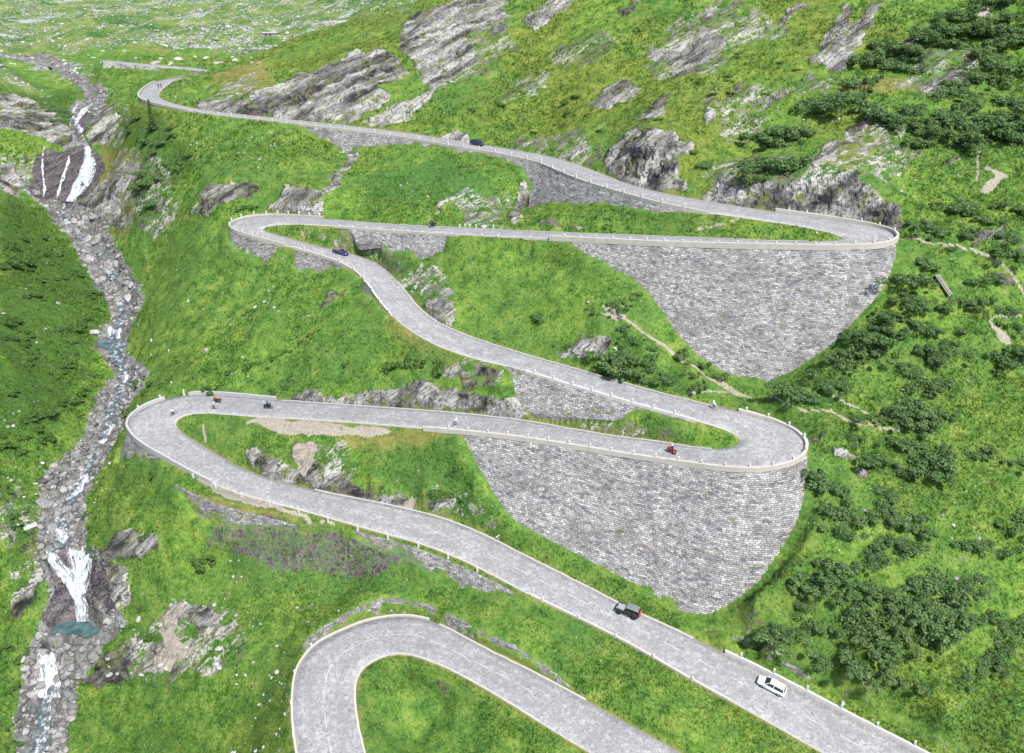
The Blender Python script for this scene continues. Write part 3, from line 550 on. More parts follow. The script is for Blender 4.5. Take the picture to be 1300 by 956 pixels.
# ---- materials
class NT:
    def __init__(s, name, rough=.8, spec=.3):
        s.m = bpy.data.materials.new(name); s.m.use_nodes = True; s.t = s.m.node_tree; s.t.nodes.clear()
        s.out = s.t.nodes.new('ShaderNodeOutputMaterial'); s.b = s.t.nodes.new('ShaderNodeBsdfPrincipled')
        s.t.links.new(s.b.outputs[0], s.out.inputs[0]); s.set(s.b, 'Roughness', rough); s.set(s.b, 'Specular IOR Level', spec)
    def set(s, n, k, v):
        if hasattr(v, 'is_linked') or isinstance(v, bpy.types.NodeSocket): s.t.links.new(v, n.inputs[k])
        else: n.inputs[k].default_value = v
    def n(s, typ, _out=0, **k):
        nd = s.t.nodes.new(typ); props = {a: b for a, b in k.items() if a.startswith('_')}
        for a, b in props.items(): setattr(nd, a[1:], b)
        for a, b in k.items():
            if a.startswith('_'): continue
            s.set(nd, a.replace('__', ' ') if not a.startswith('i') or not a[1:].isdigit() else int(a[1:]), b)
        return nd
    def coord(s, which='Object', scale=(1, 1, 1), rot=(0, 0, 0)):
        c = s.t.nodes.new('ShaderNodeTexCoord'); m = s.t.nodes.new('ShaderNodeMapping'); s.t.links.new(c.outputs[which], m.inputs[0])
        m.inputs['Scale'].default_value = scale; m.inputs['Rotation'].default_value = rot; return m.outputs[0]
    def noise(s, vec, scale, detail=3, rough=.55, dist=0):
        return s.n('ShaderNodeTexNoise', Vector=vec, Scale=scale, Detail=detail, Roughness=rough, Distortion=dist).outputs[0]
    def vor(s, vec, scale, feature='F1', rand=1.0):
        nd = s.n('ShaderNodeTexVoronoi', _feature=feature, Vector=vec, Scale=scale, Randomness=rand); return nd
    def ramp(s, fac, stops, interp='LINEAR'):
        r = s.t.nodes.new('ShaderNodeValToRGB'); s.t.links.new(fac, r.inputs[0]); e = r.color_ramp.elements; r.color_ramp.interpolation = interp
        while len(e) < len(stops): e.new(.5)
        for el, (p, c) in zip(e, stops): el.position = p; el.color = (*c, 1) if len(c) == 3 else c
        return r.outputs[0]
    def mix(s, fac, a, b, mode='MIX'):
        m = s.t.nodes.new('ShaderNodeMix'); m.data_type = 'RGBA'; m.blend_type = mode; m.clamp_factor = True
        for k, v in ((0, fac), (6, a), (7, b)):
            if isinstance(v, bpy.types.NodeSocket): s.t.links.new(v, m.inputs[k])
            else: m.inputs[k].default_value = v if k == 0 else (*v, 1)
        return m.outputs[2]
    def math(s, op, a, b=0.0, clamp=False):
        m = s.t.nodes.new('ShaderNodeMath'); m.operation = op; m.use_clamp = clamp
        for k, v in ((0, a), (1, b)):
            if isinstance(v, bpy.types.NodeSocket): s.t.links.new(v, m.inputs[k])
            else: m.inputs[k].default_value = v
        return m.outputs[0]
    def attr(s, name): 
        a = s.t.nodes.new('ShaderNodeAttribute'); a.attribute_name = name; return a
    def sep(s, col):
        x = s.t.nodes.new('ShaderNodeSeparateColor'); s.t.links.new(col, x.inputs[0]); return x.outputs
    def bump(s, h, strength=.5, dist=.1):
        b = s.n('ShaderNodeBump', Strength=strength, Distance=dist, Height=h); s.set(s.b, 'Normal', b.outputs[0])
    def leafy(s, c, amount=.4):
        """thin leaves let some light through"""
        tr = s.t.nodes.new('ShaderNodeBsdfTranslucent'); mx = s.t.nodes.new('ShaderNodeMixShader'); mx.inputs[0].default_value = amount
        s.t.links.new(c, tr.inputs[0]); s.t.links.new(s.b.outputs[0], mx.inputs[1]); s.t.links.new(tr.outputs[0], mx.inputs[2]); s.t.links.new(mx.outputs[0], s.out.inputs[0])
    def color(s, c): s.set(s.b, 'Base Color', c if isinstance(c, bpy.types.NodeSocket) else (*c, 1)); return s
def plain(name, c, rough=.6, spec=.4, metal=0, var=.12, scale=6):
    t = NT(name, rough, spec); v = t.coord('Object'); nz = t.noise(v, scale, 3)
    t.color(t.mix(nz, tuple(x * (1 - var) for x in c), tuple(min(1, x * (1 + var)) for x in c))); t.set(t.b, 'Metallic', metal); return t.m
# ground
def mat_ground():
    t = NT('hillside_turf_and_rock', .9, .15); v = t.coord('Object')
    g1 = t.noise(v, .055, 4, .6); g2 = t.noise(v, .34, 4, .62); g3 = t.noise(v, 1.9, 3, .7); g4 = t.noise(v, 6.5, 2, .7)
    gm = t.math('ADD', t.math('MULTIPLY', g2, .6), t.math('MULTIPLY', g3, .4))
    base = t.ramp(gm, [(.35, (.019, .055, .012)), (.44, (.062, .138, .021)), (.53, (.118, .205, .032)), (.63, (.205, .265, .056))])
    lush = t.ramp(g3, [(.3, (.028, .090, .022)), (.7, (.078, .172, .038))])
    m1 = t.sep(t.attr('ground_a').outputs[0]); m2 = t.sep(t.attr('ground_b').outputs[0]); m3 = t.sep(t.attr('ground_c').outputs[0])
    c = t.mix(t.ramp(g1, [(.40, (0, 0, 0)), (.66, (.75,) * 3)]), base, lush)
    c = t.mix(t.math('MULTIPLY', m2[1], .8), c, lush)                               # lush
    g0 = t.noise(v, .028, 3, .6); olive = t.ramp(gm, [(.36, (.040, .070, .012)), (.5, (.120, .165, .024)), (.62, (.215, .225, .050))])
    c = t.mix(t.math('MULTIPLY', t.ramp(g0, [(.42, (0, 0, 0)), (.58, (.85,) * 3)]), t.sep(t.attr('ground_d').outputs[0])[2]), c, olive)
    heath = t.ramp(g3, [(.35, (.022, .060, .014)), (.62, (.060, .115, .022)), (.8, (.11, .16, .03))])
    c = t.mix(t.math('MULTIPLY', m2[2], t.ramp(g2, [(.4, (.35,) * 3), (.55, (.95,) * 3)])), c, heath)
    dry = t.ramp(g3, [(.3, (.14, .13, .035)), (.7, (.24, .20, .07))])
    c = t.mix(t.math('MULTIPLY', m3[0], t.ramp(g2, [(.35, (.3,) * 3), (.6, (.95,) * 3)])), c, dry)
    # dark green and pale yellow-green flecks
    c = t.mix(t.ramp(g4, [(.58, (0, 0, 0)), (.72, (.55,) * 3)]), c, (.030, .070, .010))
    c = t.mix(t.ramp(g4, [(.24, (.5,) * 3), (.36, (0, 0, 0))]), c, (.22, .30, .075))
    # pale specks: stones and umbels in the grass
    vs = t.vor(v, 1.15); ws = t.math('MULTIPLY', t.ramp(vs.outputs['Distance'], [(.10, (1, 1, 1)), (.17, (0, 0, 0))]), t.ramp(t.sep(vs.outputs['Color'])[0], [(.80, (0, 0, 0)), (.82, (.8,) * 3)]))
    c = t.mix(t.math('MULTIPLY', ws, t.ramp(g1, [(.35, (.2,) * 3), (.6, (1, 1, 1))])), c, (.34, .36, .28))
    purple = t.ramp(t.noise(v, 2.6, 3, .7), [(.42, (.055, .12, .03)), (.58, (.20, .10, .23))])
    c = t.mix(t.math('MULTIPLY', m2[0], .35), c, purple)
    # rock
    r1 = t.noise(t.coord('Object', (1, 1, 1)), .5, 5, .65)
    m4 = t.sep(t.attr('ground_d').outputs[0]); r2, r3 = m4[0], m4[1]; grit = t.noise(v, 2.6, 4, .75)
    dt = t.n('ShaderNodeVectorMath', _operation='DOT_PRODUCT', i0=v, i1=(.7965, .4480, .3983)); 
    al = t.n('ShaderNodeVectorMath', _operation='SCALE', i0=(.7965, .4480, .3983), Scale=t.math('MULTIPLY', dt.outputs['Value'], .90)).outputs[0]
    sq = t.n('ShaderNodeVectorMath', _operation='SUBTRACT', i0=v, i1=al).outputs[0]
    f1 = t.noise(sq, .75, 4, .72); f2 = t.noise(sq, 2.4, 3, .7)
    r2 = t.math('ADD', t.math('MULTIPLY', r2, .55), t.math('MULTIPLY', f1, .45)); r2 = t.math('ADD', r2, t.math('MULTIPLY', t.math('SUBTRACT', grit, .5), .25))
    rock = t.ramp(r2, [(.33, (.026, .025, .027)), (.43, (.115, .112, .114)), (.53, (.225, .220, .215)), (.66, (.385, .375, .355))])
    rock = t.mix(t.ramp(f2, [(.39, (.95,) * 3), (.47, (0, 0, 0))]), rock, (.050, .046, .056))
    rock = t.mix(t.ramp(f2, [(.60, (0, 0, 0)), (.70, (.55,) * 3)]), rock, (.42, .405, .385))
    rock = t.mix(t.ramp(r1, [(.48, (0, 0, 0)), (.64, (.5,) * 3)]), rock, (.23, .215, .145))
    moss = t.ramp(t.math('ADD', t.math('MULTIPLY', g2, .7), t.math('MULTIPLY', g3, .3)), [(.54, (0, 0, 0)), (.60, (.9,) * 3)])
    rock = t.mix(moss, rock, t.mix(g4, (.07, .11, .02), (.15, .16, .045)))
    en = t.math('ADD', t.math('MULTIPLY', t.math('SUBTRACT', g2, .5), 1.9), t.math('MULTIPLY', t.math('SUBTRACT', g3, .5), 1.1))
    en = t.math('ADD', en, t.math('MULTIPLY', t.math('SUBTRACT', f1, .5), 1.5))
    edge = t.math('ADD', m1[0], t.math('MULTIPLY', en, t.math('MULTIPLY', m1[0], 3.0, True)))
    c = t.mix(t.ramp(edge, [(.43, (0, 0, 0)), (.52, (1, 1, 1))]), c, rock)
    # scree: pale stones in streaks between grass
    sv = t.n('ShaderNodeMapping', Vector=t.coord('Object', (1, 1, 1), (0, 0, math.radians(-40))), Scale=(.22, 1, 1)).outputs[0]
    s1 = t.noise(sv, .10, 5, .7); s2 = t.noise(v, .8, 3, .75)
    sf = t.math('ADD', t.math('MULTIPLY', s1, .55), t.math('MULTIPLY', s2, .45))
    scree = t.ramp(t.noise(v, 1.7, 3, .7), [(.35, (.12, .12, .125)), (.6, (.42, .415, .41))])
    sg = t.ramp(t.math('ADD', t.math('MULTIPLY', g1, .55), t.math('MULTIPLY', s2, .45)), [(.38, (.028, .085, .024)), (.50, (.090, .155, .034)), (.62, (.185, .195, .065))])
    sc_c = t.mix(t.ramp(sf, [(.530, (0, 0, 0)), (.565, (1, 1, 1))]), sg, scree)
    c = t.mix(m3[1], c, sc_c)
    # stream bed: stones
    vb = t.vor(v, .48); vb2 = t.vor(v, 2.2)
    bedc = t.mix(.5, t.ramp(t.sep(vb.outputs['Color'])[0], [(0, (.062, .062, .064)), (1, (.28, .278, .278))]), t.ramp(t.sep(vb2.outputs['Color'])[0], [(0, (.055, .055, .057)), (1, (.25, .248, .248))]))
    bedc = t.mix(t.ramp(vb.outputs['Distance'], [(.55, (0, 0, 0)), (.8, (.8,) * 3)]), bedc, (.06, .058, .055))
    bedc = t.mix(t.ramp(t.noise(v, .22, 4, .65), [(.45, (0, 0, 0)), (.64, (.5,) * 3)]), bedc, t.mix(g3, (.075, .068, .060), (.20, .18, .16))); bedc = t.mix(t.ramp(t.noise(v, .45, 3, .6), [(.56, (0, 0, 0)), (.68, (.5,) * 3)]), bedc, (.08, .13, .025))
    c = t.mix(t.ramp(t.math('ADD', m1[2], t.math('MULTIPLY', t.math('SUBTRACT', g3, .5), .5)), [(.42, (0, 0, 0)), (.55, (1, 1, 1))]), c, bedc)
    # wet rock by the falls
    wet = t.ramp(t.math('ADD', t.math('MULTIPLY', f1, .45), t.math('MULTIPLY', grit, .55)), [(.36, (.014, .015, .022)), (.47, (.062, .056, .062)), (.60, (.185, .160, .155))])
    wet = t.mix(t.ramp(t.noise(v, 1.3, 4, .75, 1.2), [(.38, (.7,) * 3), (.47, (0, 0, 0))]), wet, (.014, .015, .022))
    c = t.mix(t.ramp(t.math('ADD', m2[3] if len(m2) > 3 else m3[2], t.math('MULTIPLY', t.math('SUBTRACT', g2, .5), .5)), [(.42, (0, 0, 0)), (.55, (1, 1, 1))]), c, wet)
    # trodden earth
    earth = t.ramp(t.math('ADD', t.math('MULTIPLY', g3, .5), t.math('MULTIPLY', grit, .5)), [(.35, (.19, .165, .125)), (.65, (.38, .345, .29))])
    c = t.mix(t.ramp(t.math('ADD', m1[1], t.math('MULTIPLY', t.math('SUBTRACT', g3, .5), .6)), [(.40, (0, 0, 0)), (.60, (1, 1, 1))]), c, earth)
    t.color(c)
    h = t.math('ADD', t.math('MULTIPLY', g3, .5), t.math('MULTIPLY', g4, .5)); h = t.math('ADD', h, t.math('MULTIPLY', t.math('MULTIPLY', t.math('ADD', f1, f2), m1[0]), 1.6))
    t.bump(h, .9, .35)
    return t.m
def mat_wall(name, sx=.95, sy=.5, tone=1.0, mossy=.15, dark=0.0):
    t = NT(name, .9, .2); uv = t.coord('UV')
    wob = t.noise(uv, .9, 2); wv = t.n('ShaderNodeVectorMath', _operation='ADD', i0=uv, i1=t.n('ShaderNodeVectorMath', _operation='SCALE', i0=t.n('ShaderNodeTexNoise', Vector=uv, Scale=1.1, Detail=2).outputs[1], Scale=.22).outputs[0]).outputs[0]
    br = t.n('ShaderNodeTexBrick', Vector=wv, Color1=(0, 0, 0, 1), Color2=(1, 1, 1, 1), Mortar=(.5, .5, .5, 1), Scale=1.0); br.inputs['Mortar Size'].default_value = .035; br.inputs['Mortar Smooth'].default_value = .4; br.inputs['Brick Width'].default_value = sx; br.inputs['Row Height'].default_value = sy; br.offset = .5; br.offset_frequency = 2; br.squash = .8; br.squash_frequency = 3
    mp = t.n('ShaderNodeMapping', Vector=wv, Scale=(.62 / sx, .8 / sy, 1)).outputs[0]
    vc = t.n('ShaderNodeTexVoronoi', _feature='F1', _voronoi_dimensions='2D', Vector=mp, Scale=1.0, Randomness=.9)
    cs = t.sep(vc.outputs['Color']); f = tone; bv = t.sep(br.outputs[0])[0]
    mixv = t.math('ADD', t.math('MULTIPLY', bv, .6), t.math('MULTIPLY', cs[0], .4))
    st = t.ramp(mixv, [(.08, (.115 * f, .114 * f, .116 * f)), (.35, (.225 * f, .222 * f, .222 * f)), (.65, (.315 * f, .310 * f, .306 * f)), (.94, (.49 * f, .48 * f, .465 * f))])
    st = t.mix(t.ramp(cs[1], [(.84, (0, 0, 0)), (.95, (.45,) * 3)]), st, (.29 * f, .24 * f, .19 * f))
    big = t.noise(uv, .16, 4, .6); st = t.mix(t.ramp(big, [(.5, (0, 0, 0)), (.68, (.55 + dark,) * 3)]), st, (.10, .10, .105))
    rust = t.noise(uv, .33, 4, .7); st = t.mix(t.ramp(rust, [(.60, (0, 0, 0)), (.72, (.4,) * 3)]), st, (.22, .165, .115))
    fine = t.noise(uv, 5, 3, .7); st = t.mix(t.ramp(fine, [(.5, (0, 0, 0)), (.7, (.35,) * 3)]), st, (.10, .10, .10))
    gap = t.noise(uv, 1.7, 2); joint = t.math('MULTIPLY', br.outputs['Fac'], t.ramp(gap, [(.35, (.25,) * 3), (.62, (1, 1, 1))]))
    st = t.mix(joint, st, (.055, .055, .06))
    ms = t.noise(uv, .45, 4, .65); st = t.mix(t.ramp(ms, [(.66 - mossy * .4, (0, 0, 0)), (.74 - mossy * .4, (.75,) * 3)]), st, (.09, .12, .03)); t.color(st)
    t.bump(t.math('ADD', t.math('SUBTRACT', 1.0, br.outputs['Fac']), t.math('MULTIPLY', bv, .8)), 1.0, .2)
    return t.m
def mat_road():
    t = NT('grey_sett_paving', .85, .25); v = t.coord('Object')
    a = t.noise(v, .22, 4, .6); b = t.noise(v, 1.3, 4, .7); s = t.vor(v, 2.0); sB = t.vor(v, 4.5)
    c = t.ramp(a, [(.3, (.205, .204, .206)), (.5, (.240, .239, .240)), (.7, (.282, .281, .280))])
    c = t.mix(t.ramp(b, [(.46, (0, 0, 0)), (.70, (.4,) * 3)]), c, (.185, .185, .192))
    c = t.mix(t.ramp(t.sep(s.outputs['Color'])[0], [(0, (.5,) * 3), (.5, (0, 0, 0))]), c, (.40, .40, .405)); c = t.mix(t.ramp(t.sep(sB.outputs['Color'])[1], [(.55, (0, 0, 0)), (1, (.6,) * 3)]), c, (.10, .10, .115))
    uv = t.coord('UV'); ux = t.n('ShaderNodeSeparateXYZ', Vector=uv).outputs[0]                # edges: dusty gutters
    wear = t.math('ABSOLUTE', t.math('SUBTRACT', ux, .5))
    c = t.mix(t.ramp(t.math('ADD', wear, t.math('MULTIPLY', t.math('SUBTRACT', b, .5), .12)), [(.44, (0, 0, 0)), (.49, (.6,) * 3)]), c, (.40, .385, .36))
    c = t.mix(t.ramp(t.math('ADD', t.math('ABSOLUTE', t.math('SUBTRACT', wear, .22)), t.math('MULTIPLY', t.math('SUBTRACT', a, .5), .2)), [(.02, (.45,) * 3), (.08, (0, 0, 0))]), c, (.195, .195, .20))
    t.color(c); t.bump(t.math('ADD', s.outputs['Distance'], b), .35, .04); return t.m
MAT_GROUND = mat_ground()
MAT_WALL_A = mat_wall('pale_block_masonry', .66, .34, 1.04, .07); MAT_WALL_B = mat_wall('grey_block_masonry', .60, .33, 1.0, .05, .05); MAT_WALL_C = mat_wall('rubble_masonry', .55, .34, .92, .24)
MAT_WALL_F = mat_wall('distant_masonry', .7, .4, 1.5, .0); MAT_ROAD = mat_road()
MAT_CONC = plain('weathered_light_stone', (.385, .365, .325), .85, .2, var=.2, scale=1.3)
MAT_CONC2 = plain('grey_parapet_stone', (.34, .335, .33), .85, .2, var=.25, scale=1.2)
MAT_POST = plain('whitewashed_stone', (.47, .46, .43), .8, .2, var=.15, scale=2)
MAT_LINE = plain('worn_white_paint', (.40, .40, .40), .8, .2, var=.35, scale=1.5)
# terrain
def build_terrain():
    idx = np.arange(NA * NR).reshape(NR, NA)
    q = np.stack([idx[:-1, :-1], idx[1:, :-1], idx[1:, 1:], idx[:-1, 1:]], -1).reshape(-1, 4)[:, ::-1]
    me = new_mesh('hillside', np.stack([PX, PY, PZ], -1).reshape(-1, 3), q, MAT_GROUND, True)
    o = np.ones(X.size); M_OLIVE = np.clip(.25 + mask([[(230,60),(420,10),(560,-60),(1000,-60),(1150,60),(1120,230),(880,230),(760,200),(560,165),(330,140)],[(100,130),(220,140),(250,260),(190,300),(100,260)]], 3, 8), 0, 1)
    rk = np.maximum(RK, 0)[:-1, :-1].ravel() > .6; fl = np.ones(len(me.polygons), bool); fl[rk] = False; me.polygons.foreach_set('use_smooth', fl)
    autorock = np.clip(np.maximum(M_ROCK, smooth01((.44 - NRM[..., 2]) / .2) * .42 * (1 - M_DIRT) * (ROADD > .3) * near), 0, 1)
    face_attr(me, 'ground_a', np.stack([autorock.ravel(), M_DIRT.ravel(), M_BED.ravel(), o], 1))
    face_attr(me, 'ground_b', np.stack([M_PURPLE.ravel(), M_LUSH.ravel(), M_DARK.ravel(), o], 1))
    face_attr(me, 'ground_d', np.stack([STREAK1.ravel() * .5 + .5, STREAK2.ravel() * .5 + .5, M_OLIVE.ravel(), o], 1))
    face_attr(me, 'ground_c', np.stack([M_DRY.ravel(), M_SCREE.ravel(), M_WET.ravel(), o], 1))
    return tag(link('hillside', me), 'steep green mountainside of turf, rock outcrops and a stony stream bed', 'hillside', kind='structure')
TERRAIN = build_terrain()
def build_road(Rd, name, label):
    n = Rd.n; k = 7
    V = np.stack([Rd.A + (Rd.B - Rd.A) * f for f in np.linspace(-.02, 1.02, k)], 1)
    V[..., 2] += .02 + .10 * (1 - (2 * np.linspace(0, 1, k) - 1) ** 2)[None]
    bot = V[:, [0, -1]].copy(); bot[..., 2] -= .5
    vv = np.concatenate([V.reshape(-1, 3), bot.reshape(-1, 3)]); f = []
    for i in range(n - 1):
        for j in range(k - 1): f.append((i * k + j, i * k + j + 1, (i + 1) * k + j + 1, (i + 1) * k + j))
        b = n * k + 2 * i
        f.append((i * k, (i + 1) * k, b + 2, b)); f.append((i * k + k - 1, b + 1, b + 3, (i + 1) * k + k - 1))
    me = new_mesh(name, vv, np.array(f), MAT_ROAD, True)
    uvl = me.uv_layers.new(name='UVMap'); li = np.empty(len(me.loops), np.int32); me.loops.foreach_get('vertex_index', li)
    mid = .5 * (Rd.A + Rd.B); s = np.concatenate([[0], np.cumsum(np.linalg.norm(np.diff(mid, axis=0), axis=1))])
    uv = np.concatenate([np.stack([np.tile(np.linspace(0, 1, k), n), np.repeat(s, k)], 1), np.stack([np.tile([0, 1], n), np.repeat(s, 2)], 1)])
    uvl.data.foreach_set('uv', uv[li].astype(np.float32).ravel())
    bm = bmesh.new(); bm.from_mesh(me); bmesh.ops.recalc_face_normals(bm, faces=bm.faces); bm.to_mesh(me); bm.free()
    return tag(link(name, me), label, 'road', kind='structure')
ROADS = [build_road(R1, 'mountain_road', 'grey paved mountain road winding through four hairpin bends'), build_road(R2, 'bottom_road', 'grey paved road of the bottom hairpin'),
         build_road(R3, 'upper_road', 'short stretch of distant road at top left'), build_road(R4, 'farthest_road', 'thin stretch of the farthest road at the top edge')]
def build_wall(w, mat):
    E, D, t, n = w.E, w.D, w.t, w.n; m = len(E); rows = max(3, int(t.max() / .55)); 
    if w.road in (R3, R4): rows = 4
    sg = 1 if w.up else -1; ext = 1.6 if not w.up else 0.0
    f = np.linspace(0, 1, rows)
    P = E[:, None] + D[:, None] * (t[:, None] * np.minimum(1, f / f[-2])[None])[..., None]; P[:, -1, 2] -= ext
    if w.up: P = E[:, None] + D[:, None] * ((t + .4)[:, None] * f[None] - .4)[..., None]
    s = np.concatenate([[0], np.cumsum(np.linalg.norm(np.diff(E[:, :2], axis=0), axis=1))])
    dn = fbm(P[..., 0], P[..., 1], P[..., 2], 1.3, 3, 5) * .12 + fbm(P[..., 0], P[..., 1], P[..., 2], 5, 2, 6) * .12
    out = np.stack([n[:, 0], n[:, 1], 0 * n[:, 0]], 1) * (-1 if w.up else 1)
    P = P + out[:, None] * (dn - .08)[..., None]
    if w.up: P[:, -1, 2] += fbm(E[:, 0], E[:, 1], E[:, 2], 2.2, 2, 8) * .18
    # section: face rows, then a cap going into the bank, then a back face
    top = P[:, -1] if w.up else P[:, 0]; bot = P[:, 0] if w.up else P[:, -1]
    cap = top - out * .6; cap2 = cap.copy(); cap2[:, 2] -= .05; back = bot - out * 1.0; back[:, 2] -= .3
    sec = [P[:, i] for i in range(rows)]
    sec = (sec if w.up else sec[::-1]) + [cap, back]
    V = np.stack(sec, 1); K = V.shape[1]; fc = []
    for i in range(m - 1):
        for j in range(K): fc.append((i * K + j, (i + 1) * K + j, (i + 1) * K + (j + 1) % K, i * K + (j + 1) % K))
    caps = [tuple(range(K)), tuple((m - 1) * K + j for j in range(K))[::-1]]
    me = new_mesh(w.name, V.reshape(-1, 3), fc + caps, mat)
    ff = f if w.up else f[::-1]; L = (t + ext)[:, None] * ff[None]
    if not w.up: L = (t + ext)[:, None] * f[::-1][None]
    Lz = (E[:, 2].mean() - P[..., 2])[:, :] / max(abs(D[0, 2]), .2); Lz = Lz if w.up else Lz[:, ::-1]
    uv = np.zeros((m, K, 2)); uv[..., 0] = s[:, None]; uv[:, :rows, 1] = Lz; uv[:, rows, 1] = Lz[:, rows - 1] - .6; uv[:, rows + 1, 1] = Lz[:, 0]
    uvl = me.uv_layers.new(name='UVMap'); li = np.empty(len(me.loops), np.int32); me.loops.foreach_get('vertex_index', li)
    uvl.data.foreach_set('uv', uv.reshape(-1, 2)[li].astype(np.float32).ravel())
    bm = bmesh.new(); bm.from_mesh(me); bmesh.ops.recalc_face_normals(bm, faces=bm.faces); bm.to_mesh(me); bm.free()
    return tag(link(w.name, me), w.label, 'stone wall', 'dry stone retaining walls of the hairpin road', 'thing')
for i, w in enumerate(WALLS): w.obj = build_wall(w, MAT_WALL_F if w.road in (R3, R4) else MAT_WALL_A if i in (0,) else MAT_WALL_B if i in (1, 2, 4) else MAT_WALL_C)
def sweep(E, n, prof, mat, name, parent=None, uvtile=None):
    """a bar of constant section along an edge; prof = [(out, up)...] counter-clockwise"""
    m = len(E); K = len(prof); V = np.zeros((m, K, 3))
    jx = fbm(E[:, 0], E[:, 1], E[:, 2], 1.5, 2, 77) * .04
    for j, (o, h) in enumerate(prof): V[:, j, :2] = E[:, :2] + n * (o + jx)[:, None]; V[:, j, 2] = E[:, 2] + h + (jx if h > 0 else 0)
    fc = [(i * K + j, (i + 1) * K + j, (i + 1) * K + (j + 1) % K, i * K + (j + 1) % K) for i in range(m - 1) for j in range(K)]
    fc += [tuple(range(K)), tuple((m - 1) * K + j for j in range(K))[::-1]]
    me = new_mesh(name, V.reshape(-1, 3), fc, mat); bm = bmesh.new(); bm.from_mesh(me); bmesh.ops.recalc_face_normals(bm, faces=bm.faces); bm.to_mesh(me); bm.free()
    return link(name, me, parent)
# ------------------------------------------------------------------ parapets, kerbs, guard posts, road paint
def bar(road, side, i0, i1, h, th, mat, off=0.0, name='parapet', parent=None, label=None, cat=None, group=None, drop=.45):
    E, n = road.edge(side, i0, i1, off)
    o = sweep(E, n, [(-th / 2, -drop), (th / 2, -drop), (th / 2, h * .93), (th * .3, h), (-th * .3, h), (-th / 2, h * .93)], mat, name, parent)
    if label: tag(o, label, cat, group, 'thing')
    return o
bar(R1,'B',63.9,77.6,.55,.55,MAT_CONC,.32,'parapet',WALLS[0].obj)
bar(R1,'B',22.2,36.3,.75,.5,MAT_CONC,.30,'parapet',WALLS[1].obj)
bar(R1,'B',36.3,40.6,.16,.45,MAT_CONC,.22,'kerb',WALLS[4].obj)
bar(R1,'A',7.7,20.4,.32,.4,MAT_CONC,.25,'kerb',WALLS[2].obj)
bar(R1,'A',2.2,7.6,.45,.5,MAT_CONC,.25,'kerb',WALLS[3].obj)
bar(R1,'A',40.9,49.2,.55,.35,MAT_CONC,.22,'parapet',WALLS[5].obj)
bar(R1,'A',49.4,52.4,.32,.4,MAT_CONC,.25,'kerb',WALLS[6].obj)
bar(R1,'A',52.7,54.8,.35,.4,MAT_POST,.22,'kerb',WALLS[7].obj)
bar(R1,'A',59.3,63.4,.35,.4,MAT_POST,.22,'kerb',WALLS[8].obj)
bar(R1,'A',83.9,91.6,.85,.45,MAT_CONC2,.25,'parapet',WALLS[9].obj)
KG = 'low stone kerbs and parapets edging the road'
bar(R1,'A',80.4,83.2,.8,.45,MAT_CONC2,.25,'parapet',None,'low grey parapet on the far side of the road behind the dark motorcycle','parapet',KG)
bar(R1,'A',100.2,104.8,.28,.40,MAT_CONC,.2,'kerb',None,'pale stone coping along the downhill edge of the road opposite the jeep','kerb',KG)
bar(R1,'B',103.9,107.2,.62,.38,MAT_POST,.35,'parapet',None,'white parapet with posts at bottom right beside the white car','parapet',KG)
bar(R2,'A',0.2,9.2,.36,.34,MAT_CONC,.28,'kerb',None,'white kerb curving round the outside of the bottom hairpin','kerb',KG)
bar(R2,'A',9.5,13.6,.18,.3,MAT_CONC,.15,'kerb',None,'thin pale kerb at the foot of the bottom road wall','kerb',KG)
bar(R2,'B',0.3,13.5,.10,.3,MAT_CONC,.10,'kerb',None,'thin pale kerb along the inside of the bottom hairpin','kerb',KG)
bar(R1,'B',94,103.4,.13,.35,MAT_CONC2,.15,'kerb',None,'thin pale kerb along the uphill edge of the road behind the jeep','kerb',KG)
bar(R1,'A',71,80.2,.13,.35,MAT_CONC2,.12,'kerb',None,'thin pale kerb along the far edge of the road with the red motorcycle','kerb',KG)
bar(R1,'B',77.7,80.6,.15,.35,MAT_CONC,.12,'kerb',None,'thin white kerb between the road and the gravel lay-by','kerb',KG)
bar(R1,'B',53.2,63.5,.12,.3,MAT_CONC2,.12,'kerb',None,'thin pale kerb along the uphill edge of the road above the lower grass island','kerb',KG)
bar(R1,'A',30.5,40.6,.10,.3,MAT_CONC2,.12,'kerb',None,'thin pale kerb along the far edge of the middle road','kerb',KG)
bar(R1,'A',95.0,99.8,.10,.24,MAT_CONC,.12,'kerb',None,'thin white kerb beside the grass verge above the purple flowers','kerb',KG)
POST_ME = {}
def post_mesh(h):
    if h not in POST_ME:
        bm = bmesh.new(); r = .17
        lv = [(-.4, r), (h * .55, r * .95), (h - .12, r * .88), (h, r * .45)]; rings = []
        for z, q in lv: rings.append([bm.verts.new((q * sx, q * sy, z)) for sx, sy in ((-1, -1), (1, -1), (1, 1), (-1, 1))])
        for a, b in zip(rings, rings[1:]):
            for k in range(4): bm.faces.new((a[k], a[(k + 1) % 4], b[(k + 1) % 4], b[k]))
        bm.faces.new(rings[-1]); bm.faces.new(rings[0][::-1])
        bmesh.ops.bevel(bm, geom=[e for e in bm.edges], offset=.03, segments=1, affect='EDGES')
        me = bpy.data.meshes.new('guard_post'); bm.to_mesh(me); bm.free(); me.materials.append(MAT_POST); POST_ME[h] = me
    return POST_ME[h]
